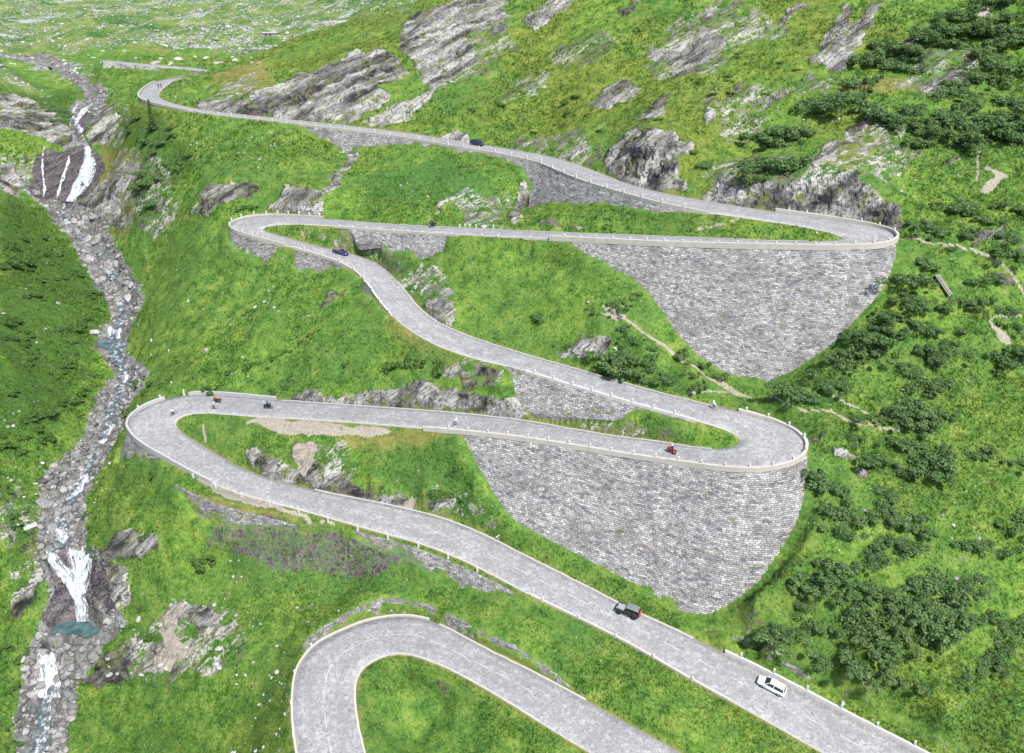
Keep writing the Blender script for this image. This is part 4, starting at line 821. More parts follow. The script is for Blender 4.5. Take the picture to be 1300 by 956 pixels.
def posts(road, side, i0, i1, gap, off, h, label, group, lift=0.0):
    E, n = road.edge(side, i0, i1, off); s = np.concatenate([[0], np.cumsum(np.linalg.norm(np.diff(E, axis=0), axis=1))])
    for q in np.arange(gap * .35, s[-1], gap):
        p = [np.interp(q, s, E[:, k]) for k in range(3)]; nn = [np.interp(q, s, n[:, k]) for k in range(2)]
        o = link('guard_post', post_mesh(h), None, (p[0], p[1], p[2] + lift), (random.uniform(-.03, .03), random.uniform(-.03, .03), math.atan2(nn[1], nn[0])))
        tag(o, label, 'guard post', group, 'thing')
posts(R1,'B',64.0,77.4,3.9,.34,1.25,'white stone guard post on the parapet of the lower right hairpin','guard posts of the lower right hairpin')
posts(R1,'B',22.4,36.2,3.6,.32,1.25,'white stone guard post on the parapet of the upper right hairpin and middle road','guard posts of the upper right hairpin')
posts(R1,'B',36.5,40.5,3.9,.26,.55,'stubby stone guard post on the low kerb of the middle road','guard posts of the middle road wall')
posts(R1,'A',40.9,48.5,3.3,.25,1.35,'white stone guard post round the middle left hairpin','guard posts of the middle left hairpin')
posts(R1,'A',49.6,54.7,5.2,.3,1.15,'white stone guard post on the kerb near the blue roadster','guard posts near the blue roadster')
posts(R1,'A',59.4,63.3,4.0,.25,1.05,'small white guard post along the white kerb above the lower grass island','guard posts of the white kerb')
posts(R1,'A',8.2,20.3,5.2,.3,1.15,'small white guard post along the outer edge of the top road','guard posts of the top road')
posts(R1,'A',82.9,86.2,5.0,.3,1.5,'white stone guard post on the grey parapet of the lower left hairpin','guard posts of the lower left hairpin')
posts(R1,'A',90.8,99.6,5.9,1.05,1.15,'white guard post on the grass verge of the lower left road','guard posts on the grass verge')
posts(R1,'A',100.2,104.6,6.6,.25,.75,'stubby pale guard post in the coping opposite the jeep','guard posts in the stone coping')
posts(R1,'B',103.95,107,5.2,.37,1.55,'white guard post on the white parapet at bottom right','guard posts of the white parapet')
posts(R2,'A',1.2,5.6,5.5,.35,1.0,'white guard post on the kerb at the left of the bottom hairpin','guard posts of the bottom hairpin')
def on_road(Rd, k, f, lift=.02):
    p = Rd.A[k] + (Rd.B[k] - Rd.A[k]) * f; p = p.copy(); p[2] += .02 + .10 * (1 - (2 * f - 1) ** 2) + lift; return p
def line_strip(Rd, i0, i1, f, wd, name, dash=None, label=None):
    ks = Rd.rng(i0, i1); V = []; fc = []; run = 0.0; prev = None
    for a, b in zip(ks, ks[1:]):
        pa, pb = on_road(Rd, a, f), on_road(Rd, b, f); L = np.linalg.norm(pb - pa); run += L
        if dash and (run % (dash[0] + dash[1])) > dash[0]: continue
        ca = (Rd.B[a] - Rd.A[a]); cb = (Rd.B[b] - Rd.A[b]); ca = ca / np.linalg.norm(ca) * wd / 2; cb = cb / np.linalg.norm(cb) * wd / 2
        i = len(V); V += [pa - ca, pa + ca, pb + cb, pb - cb]; fc.append((i, i + 1, i + 2, i + 3))
    return tag(link(name, new_mesh(name, V, fc, MAT_LINE)), label or 'worn white dashed centre line painted on the road', 'road marking', kind='structure')
line_strip(R1, 95, 107, .5, .13, 'road_marking', (3, 2.6))
line_strip(R2, 1, 13, .5, .12, 'road_marking', (3, 1.2))
# ------------------------------------------------------------------ water
def mat_water():
    t = NT('stream_water', .12, .5); v = t.coord('Object'); a = t.noise(v, .9, 4, .65); b = t.noise(v, 3, 3, .7)
    c = t.ramp(a, [(.36, (.045, .055, .060)), (.50, (.090, .102, .106)), (.57, (.25, .275, .285)), (.66, (.62, .64, .65))])
    t.color(t.mix(t.ramp(b, [(.4, (.5,) * 3), (.6, (0, 0, 0))]), c, (.04, .06, .07))); t.bump(b, .5, .1); return t.m
def mat_pool():
    t = NT('pool_water', .08, .5); v = t.coord('Object'); a = t.noise(v, .55, 5, .7)
    t.color(t.ramp(a, [(.35, (.030, .062, .070)), (.55, (.060, .115, .118)), (.7, (.15, .18, .165))])); t.bump(t.noise(v, 2.5, 3), .4, .06); return t.m
def mat_foam():
    t = NT('white_water', .5, .3); uv = t.coord('UV'); m = t.n('ShaderNodeMapping', Vector=uv, Scale=(5, .55, 1)).outputs[0]
    a = t.noise(m, 1.6, 5, .75, .6); b = t.noise(m, 3.2, 4, .75, .4)
    t.color(t.ramp(a, [(.30, (.10, .13, .19)), (.44, (.30, .35, .43)), (.56, (.60, .64, .69)), (.68, (.80, .82, .85))]))
    x = t.math('ABSOLUTE', t.math('SUBTRACT', t.n('ShaderNodeSeparateXYZ', Vector=uv).outputs[0], .5))
    al = t.math('ADD', b, t.math('MULTIPLY', t.math('SUBTRACT', .30, x), 1.0))
    al = t.ramp(al, [(.44, (0, 0, 0)), (.60, (1, 1, 1))]); t.set(t.b, 'Alpha', al); t.bump(a, .6, .15); return t.m
MAT_WATER, MAT_POOL, MAT_FOAM = mat_water(), mat_pool(), mat_foam()
def ribbon(P, Wd, mat, name, label, lift=.3, dome=.25, cross=None, cat='water'):
    """a strip of water lying on the ground along a run of points"""
    S = catmull(np.hstack([P, P]), .5)[0][:, :3]; m = len(S); q = np.linspace(0, 1, m); wd = np.interp(q, np.linspace(0, 1, len(Wd)), Wd) * (np.minimum(1, .25 + 5 * np.minimum(q, 1 - q)) if cat == 'waterfall' else 1)
    t = np.gradient(S, axis=0); t /= np.linalg.norm(t, axis=1)[:, None]
    xs = np.linspace(-1, 1, 5); V = np.zeros((m, 5, 3)); ln = np.concatenate([[0], np.cumsum(np.linalg.norm(np.diff(S, axis=0), axis=1))])
    side = np.stack([-t[:, 1], t[:, 0], 0 * t[:, 0]], 1); steep_ = np.abs(t[:, 2]) > .75
    if cross is not None: side = np.tile(np.asarray(cross, float), (m, 1))
    side /= np.linalg.norm(side, axis=1)[:, None] + 1e-9
    up = np.cross(t, side); up *= np.sign(up[:, 2:3] + 1e-6); up[:] = np.where(up[:, 2:3] < .15, up + np.array([0, -.4, .2]), up); up /= np.linalg.norm(up, axis=1)[:, None]
    wob = 1 + .45 * fbm(S[:, 0], S[:, 1], S[:, 2], 1.6, 3, 9)
    for j, x in enumerate(xs):
        V[:, j] = S + side * (x * wd * .5 * wob)[:, None] + up * (lift + dome * (1 - x * x) - (.15 if abs(x) == 1 else 0))
    fc = np.array([(i * 5 + j, i * 5 + j + 1, (i + 1) * 5 + j + 1, (i + 1) * 5 + j) for i in range(m - 1) for j in range(4)])
    me = new_mesh(name, V.reshape(-1, 3), fc, mat, True); uvl = me.uv_layers.new(name='UVMap'); li = np.empty(len(me.loops), np.int32); me.loops.foreach_get('vertex_index', li)
    wm = float(np.mean(Wd)); uv = np.stack([np.tile(np.linspace(0, 1, 5) * (wm if cat == 'waterfall' else 1), m), np.repeat(ln * (1 if cat == 'waterfall' else .35), 5)], 1); face_attr(me, 'edge', np.stack([np.tile([0, .6, 1, .6, 0], m)] * 3 + [np.ones(m * 5)], 1)); uvl.data.foreach_set('uv', uv[li].astype(np.float32).ravel())
    return tag(link(name, me), label, cat, kind='structure')
def onground(px, lift=0):
    p = ground([a for a, b in px], [b for a, b in px]); s, n = surface(p[:, 0], p[:, 1]); return s + n * lift
def stream_line(lst, lo=0, hi=None):
    return np.array([[*at_d(u, v, d)[:2], H(*at_d(u, v, d)[:2])] for u, v, d, _ in lst[lo:hi]])
ribbon(stream_line(STREAM, 8), [5.2, 4.6, 5.0, 4.0, 4.4, 3.6, 3.4, 3.0, 2.6, 2.2, 1.8], MAT_WATER, 'stream', 'grey mountain stream running down its stony bed', .25, .05)
ribbon(stream_line(STREAM, 0, 4), [4.5, 4, 3.5], MAT_WATER, 'stream', 'stream leaving the lowest waterfall', .25, .05)
ribbon(stream_line(UPSTREAM, 4), [1.4, 1.6, 1.6, 1.4, 1.0], MAT_WATER, 'stream', 'thin upper stream among pale boulders above the high waterfall', .25, .05)
def sheet(Lp, Rp, name, label, lift=.35):
    """a broad curtain of falling water between two edges read along the rock"""
    n = 40; q = np.linspace(0, 1, n); L_ = np.array(Lp, float); R_ = np.array(Rp, float); ql = np.linspace(0, 1, len(L_)); K = 11; xs = np.linspace(0, 1, K)
    lu, lv = np.interp(q, ql, L_[:, 0]), np.interp(q, ql, L_[:, 1]); ru, rv = np.interp(q, ql, R_[:, 0]), np.interp(q, ql, R_[:, 1])
    U_ = lu[:, None] + (ru - lu)[:, None] * xs; V_ = lv[:, None] + (rv - lv)[:, None] * xs
    p = ground(U_.ravel(), V_.ravel()); sf, nn = surface(p[:, 0], p[:, 1]); G = sf.reshape(n, K, 3)
    for _ in range(3): G[1:-1] = .5 * G[1:-1] + .25 * (G[:-2] + G[2:]); G[:, 1:-1] = .6 * G[:, 1:-1] + .2 * (G[:, :-2] + G[:, 2:])
    N_ = nn.reshape(n, K, 3); N_ = N_ + np.array([0, -.6, .2]); N_ /= np.linalg.norm(N_, axis=-1, keepdims=True); bulge = lift * (1 - .8 * np.abs(2 * xs - 1) ** 3)[None, :, None] * (1 + .5 * fbm(G[..., 0], G[..., 1], G[..., 2], 1.2, 2, 15))[..., None]
    G = G + N_ * bulge
    fc = np.array([(i * K + j, i * K + j + 1, (i + 1) * K + j + 1, (i + 1) * K + j) for i in range(n - 1) for j in range(K - 1)]); me = new_mesh(name, G.reshape(-1, 3), fc, MAT_SHEET, True)
    w_ = np.linalg.norm(G[:, -1] - G[:, 0], axis=1).mean(); ln = np.concatenate([[0], np.cumsum(np.linalg.norm(np.diff(G[:, K // 2], axis=0), axis=1))])
    uvl = me.uv_layers.new(name='UVMap'); li = np.empty(len(me.loops), np.int32); me.loops.foreach_get('vertex_index', li); uv = np.stack([np.tile(xs, n) * w_, np.repeat(ln, K)], 1); uvl.data.foreach_set('uv', uv[li].astype(np.float32).ravel())
    edge_ = (np.minimum(1, 4 * np.minimum(xs, 1 - xs))[None] * np.minimum(1, .1 + 7 * np.minimum(q, 1.15 - q))[:, None] - .9 * np.maximum(0, .12 - q)[:, None] / .12).ravel(); face_attr(me, 'edge', np.stack([edge_] * 3 + [np.ones(n * K)], 1)); return tag(link(name, me), label, 'waterfall', kind='structure')
def mat_sheet():
    t = NT('falling_water', .45, .3); uv = t.coord('UV'); d = t.n('ShaderNodeVectorMath', _operation='ADD', i0=uv, i1=t.n('ShaderNodeVectorMath', _operation='SCALE', i0=t.n('ShaderNodeTexNoise', Vector=uv, Scale=.6, Detail=3).outputs[1], Scale=.9).outputs[0]).outputs[0]
    m = t.n('ShaderNodeMapping', Vector=d, Scale=(1.7, .22, 1)).outputs[0]; a = t.noise(m, 1.5, 5, .7); b = t.noise(t.n('ShaderNodeMapping', Vector=d, Scale=(3.2, .5, 1)).outputs[0], 1.6, 4, .75)
    t.color(t.ramp(b, [(.34, (.12, .15, .20)), (.46, (.34, .38, .45)), (.56, (.66, .69, .73)), (.66, (.82, .83, .85))]))
    e = t.sep(t.attr('edge').outputs[0])[0]; al = t.math('ADD', t.math('ADD', t.math('MULTIPLY', a, .75), t.math('MULTIPLY', b, .35)), t.math('MULTIPLY', e, .12)); t.set(t.b, 'Alpha', t.ramp(al, [(.545, (0, 0, 0)), (.66, (1, 1, 1))])); t.bump(b, .8, .2); return t.m
MAT_SHEET = mat_sheet()
sheet([(57,699),(60,714),(72,730),(88,748),(97,766)], [(70,699),(77,710),(88,722),(99,738),(104,757)], 'waterfall', 'left strand of the lower waterfall slanting over the rock')
sheet([(82,692),(87,712),(91,735),(96,757),(96,788)], [(122,692),(120,716),(115,740),(110,762),(115,788)], 'waterfall', 'broad white strand of the lower waterfall plunging into the pool')
sheet([(110,200),(103,214),(93,232),(84,256)], [(114,202),(109,216),(100,233),(90,257)], 'waterfall', 'second strand of the high waterfall beside its main strand')
sheet([(106,181),(107,192),(107,205),(99,222),(90,240),(84,257)], [(114,181),(117,192),(123,205),(120,222),(109,240),(96,257)], 'waterfall', 'main white strand of the high waterfall on dark wet rock')
sheet([(47,828),(46,840),(45,856),(42,885)], [(72,828),(76,840),(78,856),(78,885)], 'waterfall', 'white water of the lowest waterfall below the pool')
FALLS = [
 ([(89,183.5),(87.5,207),(80.5,226),(72.5,254)],[.9,1.2,1.2,1.4],'thin middle strand of the high waterfall on dark wet rock'),
 ([(56.5,185),(54.7,214),(57,240),(55.5,252)],[.7,.8,.9,1.0],'thinnest left strand of the high waterfall'),
 ([(118,133),(108,143),(99,153),(103,165),(107,178)],[2.2,2.6,2.8,2.4,2.2],'white cascade above the high waterfall'),
 ([(98,135),(92,147),(98,155)],[1.2,1.4,1.2],'small side cascade above the high waterfall'),
 ([(140,416),(141,424),(142,433)],[1.8,2.2,2.4],'small twin fall in the stream beside the left slope'),
 ([(153,418),(152,424),(151,433)],[1.4,1.8,2.0],'small fall right of its twin in the stream'),
 ([(162,477),(161,483),(160,488)],[1.8,2.2,2.0],'little white step in the stream above the lower left hairpin'),
 ([(146,540),(141,550),(136,558),(130,566)],[1.6,2.0,2.2,1.8],'white rapid in the stream beside the lower left hairpin'),
 ([(156,508),(160,513),(152,518)],[1.3,1.5,1.2],'white riffle where the stream bends near the parapet'),
 ([(112,603),(108,612),(104,622),(95,630),(88,636)],[1.6,2.0,1.8,2.0,1.6],'white rapid on slabs above the lower waterfall'),
 ([(72,672),(80,680),(78,690)],[2.0,2.4,2.6],'white lip of water just above the lower waterfall'),
]
for px, wd, lab in FALLS: ribbon(onground(px), wd, MAT_SHEET, 'waterfall', lab, .32, .22, (1, .15, 0), 'waterfall')
def pool(pts, z, name, label):
    p = at_z(np.array([a for a, b in pts], float), np.array([b for a, b in pts], float), z); c = np.array([p[:, 0].mean(), p[:, 1].mean(), z]); e = at_z(np.array([a for a, b in pts]), np.array([b for a, b in pts]), z)
    V = np.vstack([e, e - (0, 0, 1.2), [c]]); n = len(e); fc = [(i, (i + 1) % n, 2 * n) for i in range(n)] + [(i, i + n, (i + 1) % n + n, (i + 1) % n) for i in range(n)]
    me = new_mesh(name, V, fc, MAT_POOL); bm = bmesh.new(); bm.from_mesh(me); bmesh.ops.recalc_face_normals(bm, faces=bm.faces); bm.to_mesh(me); bm.free()
    return tag(link(name, me), label, 'pool', kind='structure')
def grow(p, k): c = np.array(p, float).mean(0); return [tuple(c + (np.array(q) - c) * k) for q in p]
pool(grow(POOLS[0], 1.02), POOLZ[0], 'pool', 'clear turquoise pool under the lower waterfall')
pool(grow(POOLS[1], 1.02), POOLZ[1], 'pool', 'small clear pool under the twin falls')
# ------------------------------------------------------------------ boulders
def rock_mesh(seed, mat):
    bm = bmesh.new(); bmesh.ops.create_icosphere(bm, subdivisions=3, radius=1); r = random.Random(seed)
    planes = [(Vector((r.gauss(0, 1), r.gauss(0, 1), r.gauss(0, .8))).normalized(), r.uniform(.55, .85)) for _ in range(11)]
    sc_ = Vector((r.uniform(.9, 1.35), r.uniform(.75, 1.0), r.uniform(.55, .8)))
    for v in bm.verts:
        p = v.co.copy()
        for n, d in planes:
            k = p.dot(n)
            if k > d: p -= n * (k - d)
        q = np.array([p])
        p += p.normalized() * float(fbm(q[:, 0] + seed, q[:, 1], q[:, 2], .5, 2, seed)[0]) * .07
        v.co = Vector((p.x * sc_.x, p.y * sc_.y, p.z * sc_.z))
    me = bpy.data.meshes.new('boulder'); bm.to_mesh(me); bm.free(); me.materials.append(mat); return me
def mat_boulder(name, lo, hi):
    t = NT(name, .9, .2); v = t.coord('Object'); a = t.noise(v, 1.6, 5, .7); oi = t.n('ShaderNodeObjectInfo').outputs['Random']
    c = t.ramp(a, [(.3, lo), (.65, hi)]); c = t.mix(t.ramp(oi, [(0, (.55,) * 3), (.6, (0, 0, 0))]), c, tuple(x * .62 for x in lo))
    t.color(t.mix(t.ramp(t.noise(v, 5, 3), [(.55, (0, 0, 0)), (.7, (.5,) * 3)]), c, (.10, .10, .085))); t.bump(a, .6, .15); return t.m
MAT_BOULD = mat_boulder('stream_boulder_stone', (.125, .124, .124), (.33, .326, .320)); MAT_BOULD2 = mat_boulder('field_boulder_stone', (.24, .235, .22), (.48, .47, .45))
ROCK_ME = [rock_mesh(100 + k, MAT_BOULD) for k in range(7)]; ROCK_ME2 = [rock_mesh(200 + k, MAT_BOULD2) for k in range(4)]
def boulder(p, size, label, group, lib=ROCK_ME, nrm=None):
    o = link('boulder', random.choice(lib), None, (p[0], p[1], p[2] - size * .18), (random.uniform(-.3, .3), random.uniform(-.3, .3), random.uniform(0, 6.28)))
    o.scale = (size * random.uniform(.85, 1.15), size * random.uniform(.85, 1.15), size * random.uniform(.8, 1.1)); return tag(o, label, 'boulder', group, 'thing')
def rand_in(poly, n):
    a = np.array(poly, float); out = []
    while len(out) < n:
        u = random.uniform(a[:, 0].min(), a[:, 0].max()); v = random.uniform(a[:, 1].min(), a[:, 1].max())
        if in_poly(np.array([u]), np.array([v]), a)[0]: out.append((u, v))
    return out
def scatter(poly, n, smin, smax, label, group, lib=ROCK_ME, avoid=2.0):
    px = rand_in(poly, n); p = ground([a for a, b in px], [b for a, b in px])
    for q in p:
        if np.isnan(q).any() or H(q[0], q[1], ROADD) < avoid: continue
        s = smin * (smax / smin) ** (random.random() ** 1.8); boulder(surface(q[0], q[1])[0], s, label, group, lib)
scatter([(30,232),(75,258),(118,270),(140,295),(165,345),(178,380),(165,412),(145,405),(134,385),(110,345),(84,300)], 70, .5, 1.9, 'pale grey boulder in the steep stony stream bed below the high waterfall', 'boulders below the high waterfall'); scatter([(60,262),(118,272),(140,300),(165,350),(150,370),(110,335),(84,300)], 14, 1.4, 2.6, 'large grey block in the stream bed below the high waterfall', 'large blocks below the high waterfall')
scatter([(120,438),(160,440),(185,465),(176,500),(160,525),(140,520),(148,480),(135,455)], 26, .4, 1.5, 'pale boulder in the stream between the small pool and the lower left hairpin', 'boulders in the middle stream')
scatter([(130,500),(145,520),(150,555),(128,598),(106,640),(108,675),(52,672),(50,635),(70,595),(100,560)], 42, .4, 1.6, 'pale boulder on the slabs of the stream left of the lower left hairpin', 'boulders on the stream slabs')
scatter([(60,820),(130,800),(148,810),(120,845),(95,890),(85,950),(30,950),(25,850)], 16, .5, 1.4, 'grey boulder around the outflow of the turquoise pool', 'boulders by the pool outflow')
scatter([(75,100),(100,105),(140,125),(150,118),(110,95),(70,80),(30,72),(30,80)], 34, .5, 1.7, 'pale boulder along the upper stream above the high waterfall', 'boulders of the upper stream')
for u, v, s, lab in [(165,378,2.6,'large pale boulder on the right bank beside the stream'),(80,293,2.7,'large square pale boulder in the bed below the high waterfall'),(58,262,1.8,'rounded pale boulder at the foot of the high waterfall'),(120,422,2.6,'tall tan rock at the left bank beside the twin falls'),(36,668,2.2,'white rock block on the left bank above the lower waterfall'),
   (53,587,1.0,'small white boulder on the green bank left of the stream'),(275,842,1.2,'white boulder on the meadow right of the bottom scree'),(177,785,1.1,'pale boulder in the grass right of the lower pool'),(280,822,1.3,'pale boulder below the lichen rock in the lower left meadow'),(139,835,1.0,'white boulder on the slab right of the lowest fall'),(74,385,1.3,'pale rock on the grassy left bank'),(615,287,1.7,'flat white stone slab at the far edge of the middle road'),
   (27,836,1.3,'grey boulder on the left bank near the lowest fall'),(865,303,.9,'pale boulder on the grass island of the upper hairpin'),(870,303.5,.7,'smaller pale boulder beside its twin on the grass island')]:
    p = ground([u], [v])[0]; boulder(surface(p[0], p[1])[0], s * .62, lab, None, ROCK_ME2)
scatter([(170,330),(280,330),(420,400),(350,480),(190,490),(190,400)], 26, .25, .7, 'small pale boulder in the turf between the stream and the middle left hairpin', 'boulders on the left meadow', ROCK_ME2)
scatter([(0,90),(330,80),(300,60),(0,40)], 60, .8, 2.2, 'pale boulder on the far valley floor at top left', 'boulders on the valley floor', ROCK_ME2)
scatter([(200,760),(300,760),(300,850),(120,860),(140,840)], 22, .3, .8, 'grey boulder among the scree of the lower left meadow', 'boulders on the lower left scree', ROCK_ME2)
# ------------------------------------------------------------------ shrubs
def mat_leaf(name, cols):
    t = NT(name, .7, .25); a = t.sep(t.attr('tint').outputs[0]); oi = t.n('ShaderNodeObjectInfo').outputs['Random']
    c = t.ramp(a[0], [(0, cols[0]), (.5, cols[1]), (1, cols[2])]); c = t.mix(t.math('MULTIPLY', oi, .45), c, cols[3]); t.color(c); t.leafy(c, .45)
    t.set(t.b, 'Subsurface Weight', 0.0); return t.m
MAT_SHRUB = mat_leaf('alder_leaves', [(.050, .120, .048), (.112, .215, .078), (.215, .310, .115), (.150, .235, .066)])
MAT_HEATH = mat_leaf('heath_leaves', [(.042, .105, .026), (.085, .170, .040), (.145, .225, .058), (.105, .185, .045)])
MAT_STEM = plain('grey_bark', (.10, .085, .07), .9, .1)
def leaf_cloud(r, n, lumps, size, flat, rs):
    """leaf-sized faces spread through a cluster of lumps"""
    V = []; Fc = []; T = []
    cs = [(Vector((rs.gauss(0, .55), rs.gauss(0, .55), rs.uniform(.08, .66) * flat)), rs.choice((.20, .28, .36, .48))) for _ in range(lumps)]
    for k in range(n):
        c, q = rs.choice(cs); d = Vector((rs.gauss(0, 1), rs.gauss(0, 1), rs.gauss(.25, 1))).normalized(); rr = q * (1 - .55 * rs.random() ** 2.0) * (1.0 if rs.random() < .88 else rs.uniform(1.0, 1.5))
        p = (c + Vector((d.x, d.y, d.z * flat)) * rr) * r
        if p.z < .02 * r: p.z = .02 * r + rs.random() * .1 * r
        up = (d + Vector((rs.gauss(0, .6), rs.gauss(0, .6), rs.gauss(.3, .6)))).normalized(); t = up.orthogonal().normalized(); t.rotate(Matrix.Rotation(rs.uniform(0, 6.28), 3, up)); b = up.cross(t)
        s = size * rs.uniform(.6, 1.35); i = len(V); V += [p - t * s, p + b * s * .55, p + t * s, p - b * s * .55]; Fc.append((i, i + 1, i + 2, i + 3)); T += [rs.random()] * 4
    return V, Fc, T
def shrub_mesh(seed, n, lumps, size, flat, mat, name):
    rs = random.Random(seed); V, Fc, T = leaf_cloud(1.0, n, lumps, size, flat, rs); nl = len(Fc)
    for k in range(6):                                       # a few stems
        a = rs.uniform(0, 6.28); e = Vector((math.cos(a) * .5, math.sin(a) * .5, .55 * flat)); i = len(V); w = .03
        V += [Vector((-w, 0, -.15)), Vector((w, 0, -.15)), Vector((0, w, -.15)), e]; Fc += [(i, i + 1, i + 3), (i + 1, i + 2, i + 3), (i + 2, i, i + 3)]; T += [.2] * 4
    me = new_mesh(name, [tuple(v) for v in V], Fc, [mat, MAT_STEM]); me.polygons.foreach_set('material_index', [0] * nl + [1] * (len(Fc) - nl))
    face_attr(me, 'tint', np.stack([T, T, T, np.ones(len(T))], 1)); return me
SHRUB = [shrub_mesh(300 + k, 2000, 14, .088, (.95, .8, .7, .85, .6, .75)[k], MAT_SHRUB, 'alder_shrub') for k in range(6)]
HEATH = [shrub_mesh(340 + k, 800, 7, .11, .5, MAT_HEATH, 'heath_shrub') for k in range(4)]
NSHRUB = {}
def shrub(u, v, rpx, label, group, lib=SHRUB, name='alder_shrub', cat='shrub'):
    p = ground([u], [v])[0]
    if np.isnan(p).any() or H(p[0], p[1], ROADD) < .8: return
    NSHRUB[name] = NSHRUB.get(name, 0) + 1
    sc_ = 1.12 * random.choice((.75, .9, 1.0, 1.1, 1.25)) * rpx * proj(p)[2] / F; o = link(name, random.choice(lib), None, (p[0], p[1], p[2] - .1 * sc_), (random.uniform(-.12, .12) - .1, random.uniform(-.12, .12), random.uniform(0, 6.28)))
    o.scale = (sc_ * random.uniform(.9, 1.2), sc_ * random.uniform(.9, 1.2), sc_ * random.uniform(.62, .92)); tag(o, label, cat, group, 'thing')
def T(x0, y0, lst): return [(x0 + a / 3.939, y0 + b / 3.939, r / 3.939) for a, b, r in lst]
def shrubs(lst, label, group, **k):
    for u, v, r in lst: shrub(u, v + r * .55, r, label, group, **k)
# tall slope right of the upper hairpin
shrubs(T(970,220,[(1000,140,60),(950,165,45),(1100,200,55),(1060,180,40),(820,255,55),(870,270,35),(1000,285,40),(1215,295,50),(1220,375,55),(1280,385,40),(810,430,45),(910,370,30),(1170,130,55),(1280,160,50),(1010,300,30)]),'dark green alder shrub on the slope just right of the upper hairpin','shrubs right of the upper hairpin')
shrubs(T(970,220,[(690,515,50),(740,500,40),(810,530,38),(660,610,45),(730,590,45),(800,620,45),(780,655,45),(640,680,45),(600,690,35),(710,715,45),(560,735,60),(620,740,45),(460,770,55),(510,810,50),(560,790,50),(670,780,50),(580,850,55),(440,885,60),(380,910,50),(500,880,45),(860,890,50),(850,760,60),(900,830,45),(890,660,35),(1000,610,50),(1080,610,50),(1040,650,40),(1050,515,50),(1140,495,50),(1180,520,35),(1215,665,40),(990,765,40),(770,850,50),(820,850,40),(1220,890,65),(1260,860,50),(1260,750,45),(950,870,40)]),'dark green alder shrub on the slope between the upper retaining wall and the footpath','shrubs beside the upper retaining wall')
shrubs(T(970,440,[(180,195,65),(120,205,45),(260,235,45),(320,155,55),(270,160,40),(390,165,40),(380,85,45),(430,40,50),(480,15,45),(570,10,45),(860,45,50),(820,20,40),(740,100,55),(700,70,40),(790,165,60),(830,210,45),(700,265,70),(740,330,70),(800,290,70),(650,310,60),(570,330,50),(490,340,40),(860,345,60),(920,325,45),(780,370,55),(440,440,45),(640,440,55),(720,460,60),(560,530,55),(760,540,65),(860,520,70),(810,590,65),(700,600,55),(900,490,45),(1070,510,50),(1120,490,35),(1030,520,35),(1280,560,40),(1230,40,60),(1160,30,45),(1280,30,45)]),'dark green alder shrub in the thickets crossing the slope right of the lower hairpin','thickets right of the lower hairpin')
shrubs(T(970,440,[(300,650,65),(350,690,60),(260,620,50),(380,700,40),(370,820,65),(420,830,50),(330,800,45),(430,920,45)]),'rounded alder shrub close beside the lower retaining wall','shrubs beside the lower retaining wall')
shrubs(T(970,640,[(620,-80,50),(590,0,65),(640,30,60),(700,60,65),(780,110,60),(720,170,60),(640,150,60),(560,170,55),(530,220,50),(510,270,45),(780,190,45),(680,220,45),(800,40,40)]),'dense alder shrub in the band running down the slope at lower right','shrub band at lower right')
shrubs(T(970,640,[(410,300,65),(370,330,50),(350,430,60),(430,380,70),(540,370,75),(620,400,70),(680,450,70),(480,470,70),(430,580,65),(520,560,75),(600,520,70),(700,560,65),(640,640,70),(560,690,70),(480,640,65),(740,370,70),(830,340,70),(900,390,70),(820,450,80),(900,470,70),(950,500,60),(760,530,70),(850,560,80),(930,580,60),(1010,560,55),(780,640,65),(860,640,60),(440,760,60),(510,800,60),(560,840,50),(620,740,60)]),'tall alder shrub of the big thicket at bottom right','big thicket at bottom right')
shrubs(T(970,640,[(230,350,60),(170,400,60),(200,470,65),(250,560,60),(220,590,45),(60,580,70),(100,640,60),(30,620,55),(130,610,45),(170,270,35),(270,270,30)]),'alder shrub between the lower wall and the bottom right thicket','shrubs below the lower wall')
shrubs(T(970,640,[(300,750,45),(1120,530,60),(1180,570,60),(1250,610,55),(1130,730,65),(1080,770,55),(1180,690,45),(1150,780,50),(1010,840,50),(1190,200,60),(1100,180,45),(1040,350,50),(980,360,40),(1260,40,60),(1290,80,50),(650,850,50),(780,880,50),(1050,180,40)]),'scattered alder shrub on the slope at the right edge','scattered shrubs at the right edge')
# the big thickets at top right
TOPB = [[(1085,65),(1110,45),(1140,50),(1160,30),(1180,10),(1230,0),(1300,0),(1300,100),(1270,95),(1250,85),(1240,65),(1215,62),(1195,60),(1170,75),(1150,90),(1130,100),(1110,88),(1090,80)],[(1110,145),(1140,125),(1180,130),(1220,120),(1260,130),(1300,120),(1300,180),(1260,185),(1220,182),(1180,185),(1150,178),(1120,172)],[(1190,118),(1215,100),(1260,96),(1262,118),(1220,122)],[(975,170),(1000,160),(1040,170),(1040,190),(1010,192),(980,190)],[(1020,142),(1060,118),(1100,100),(1110,108),(1070,128),(1030,150)],[(970,210),(985,195),(1000,200),(985,215)]]
for poly, n in zip(TOPB, (32, 26, 5, 6, 6, 3)):
    for u, v in rand_in(poly, n): shrub(u, v + 3, random.uniform(13, 19), 'dark alder shrub of the thickets high on the slope at top right', 'thickets at top right')
shrubs([(896,203,12),(977,178,11),(957,205,9),(947,222,14),(940,214,10),(880,190,7),(965,222,8)],'dark shrub on the crags behind the upper hairpin','shrubs on the crags behind the upper hairpin')
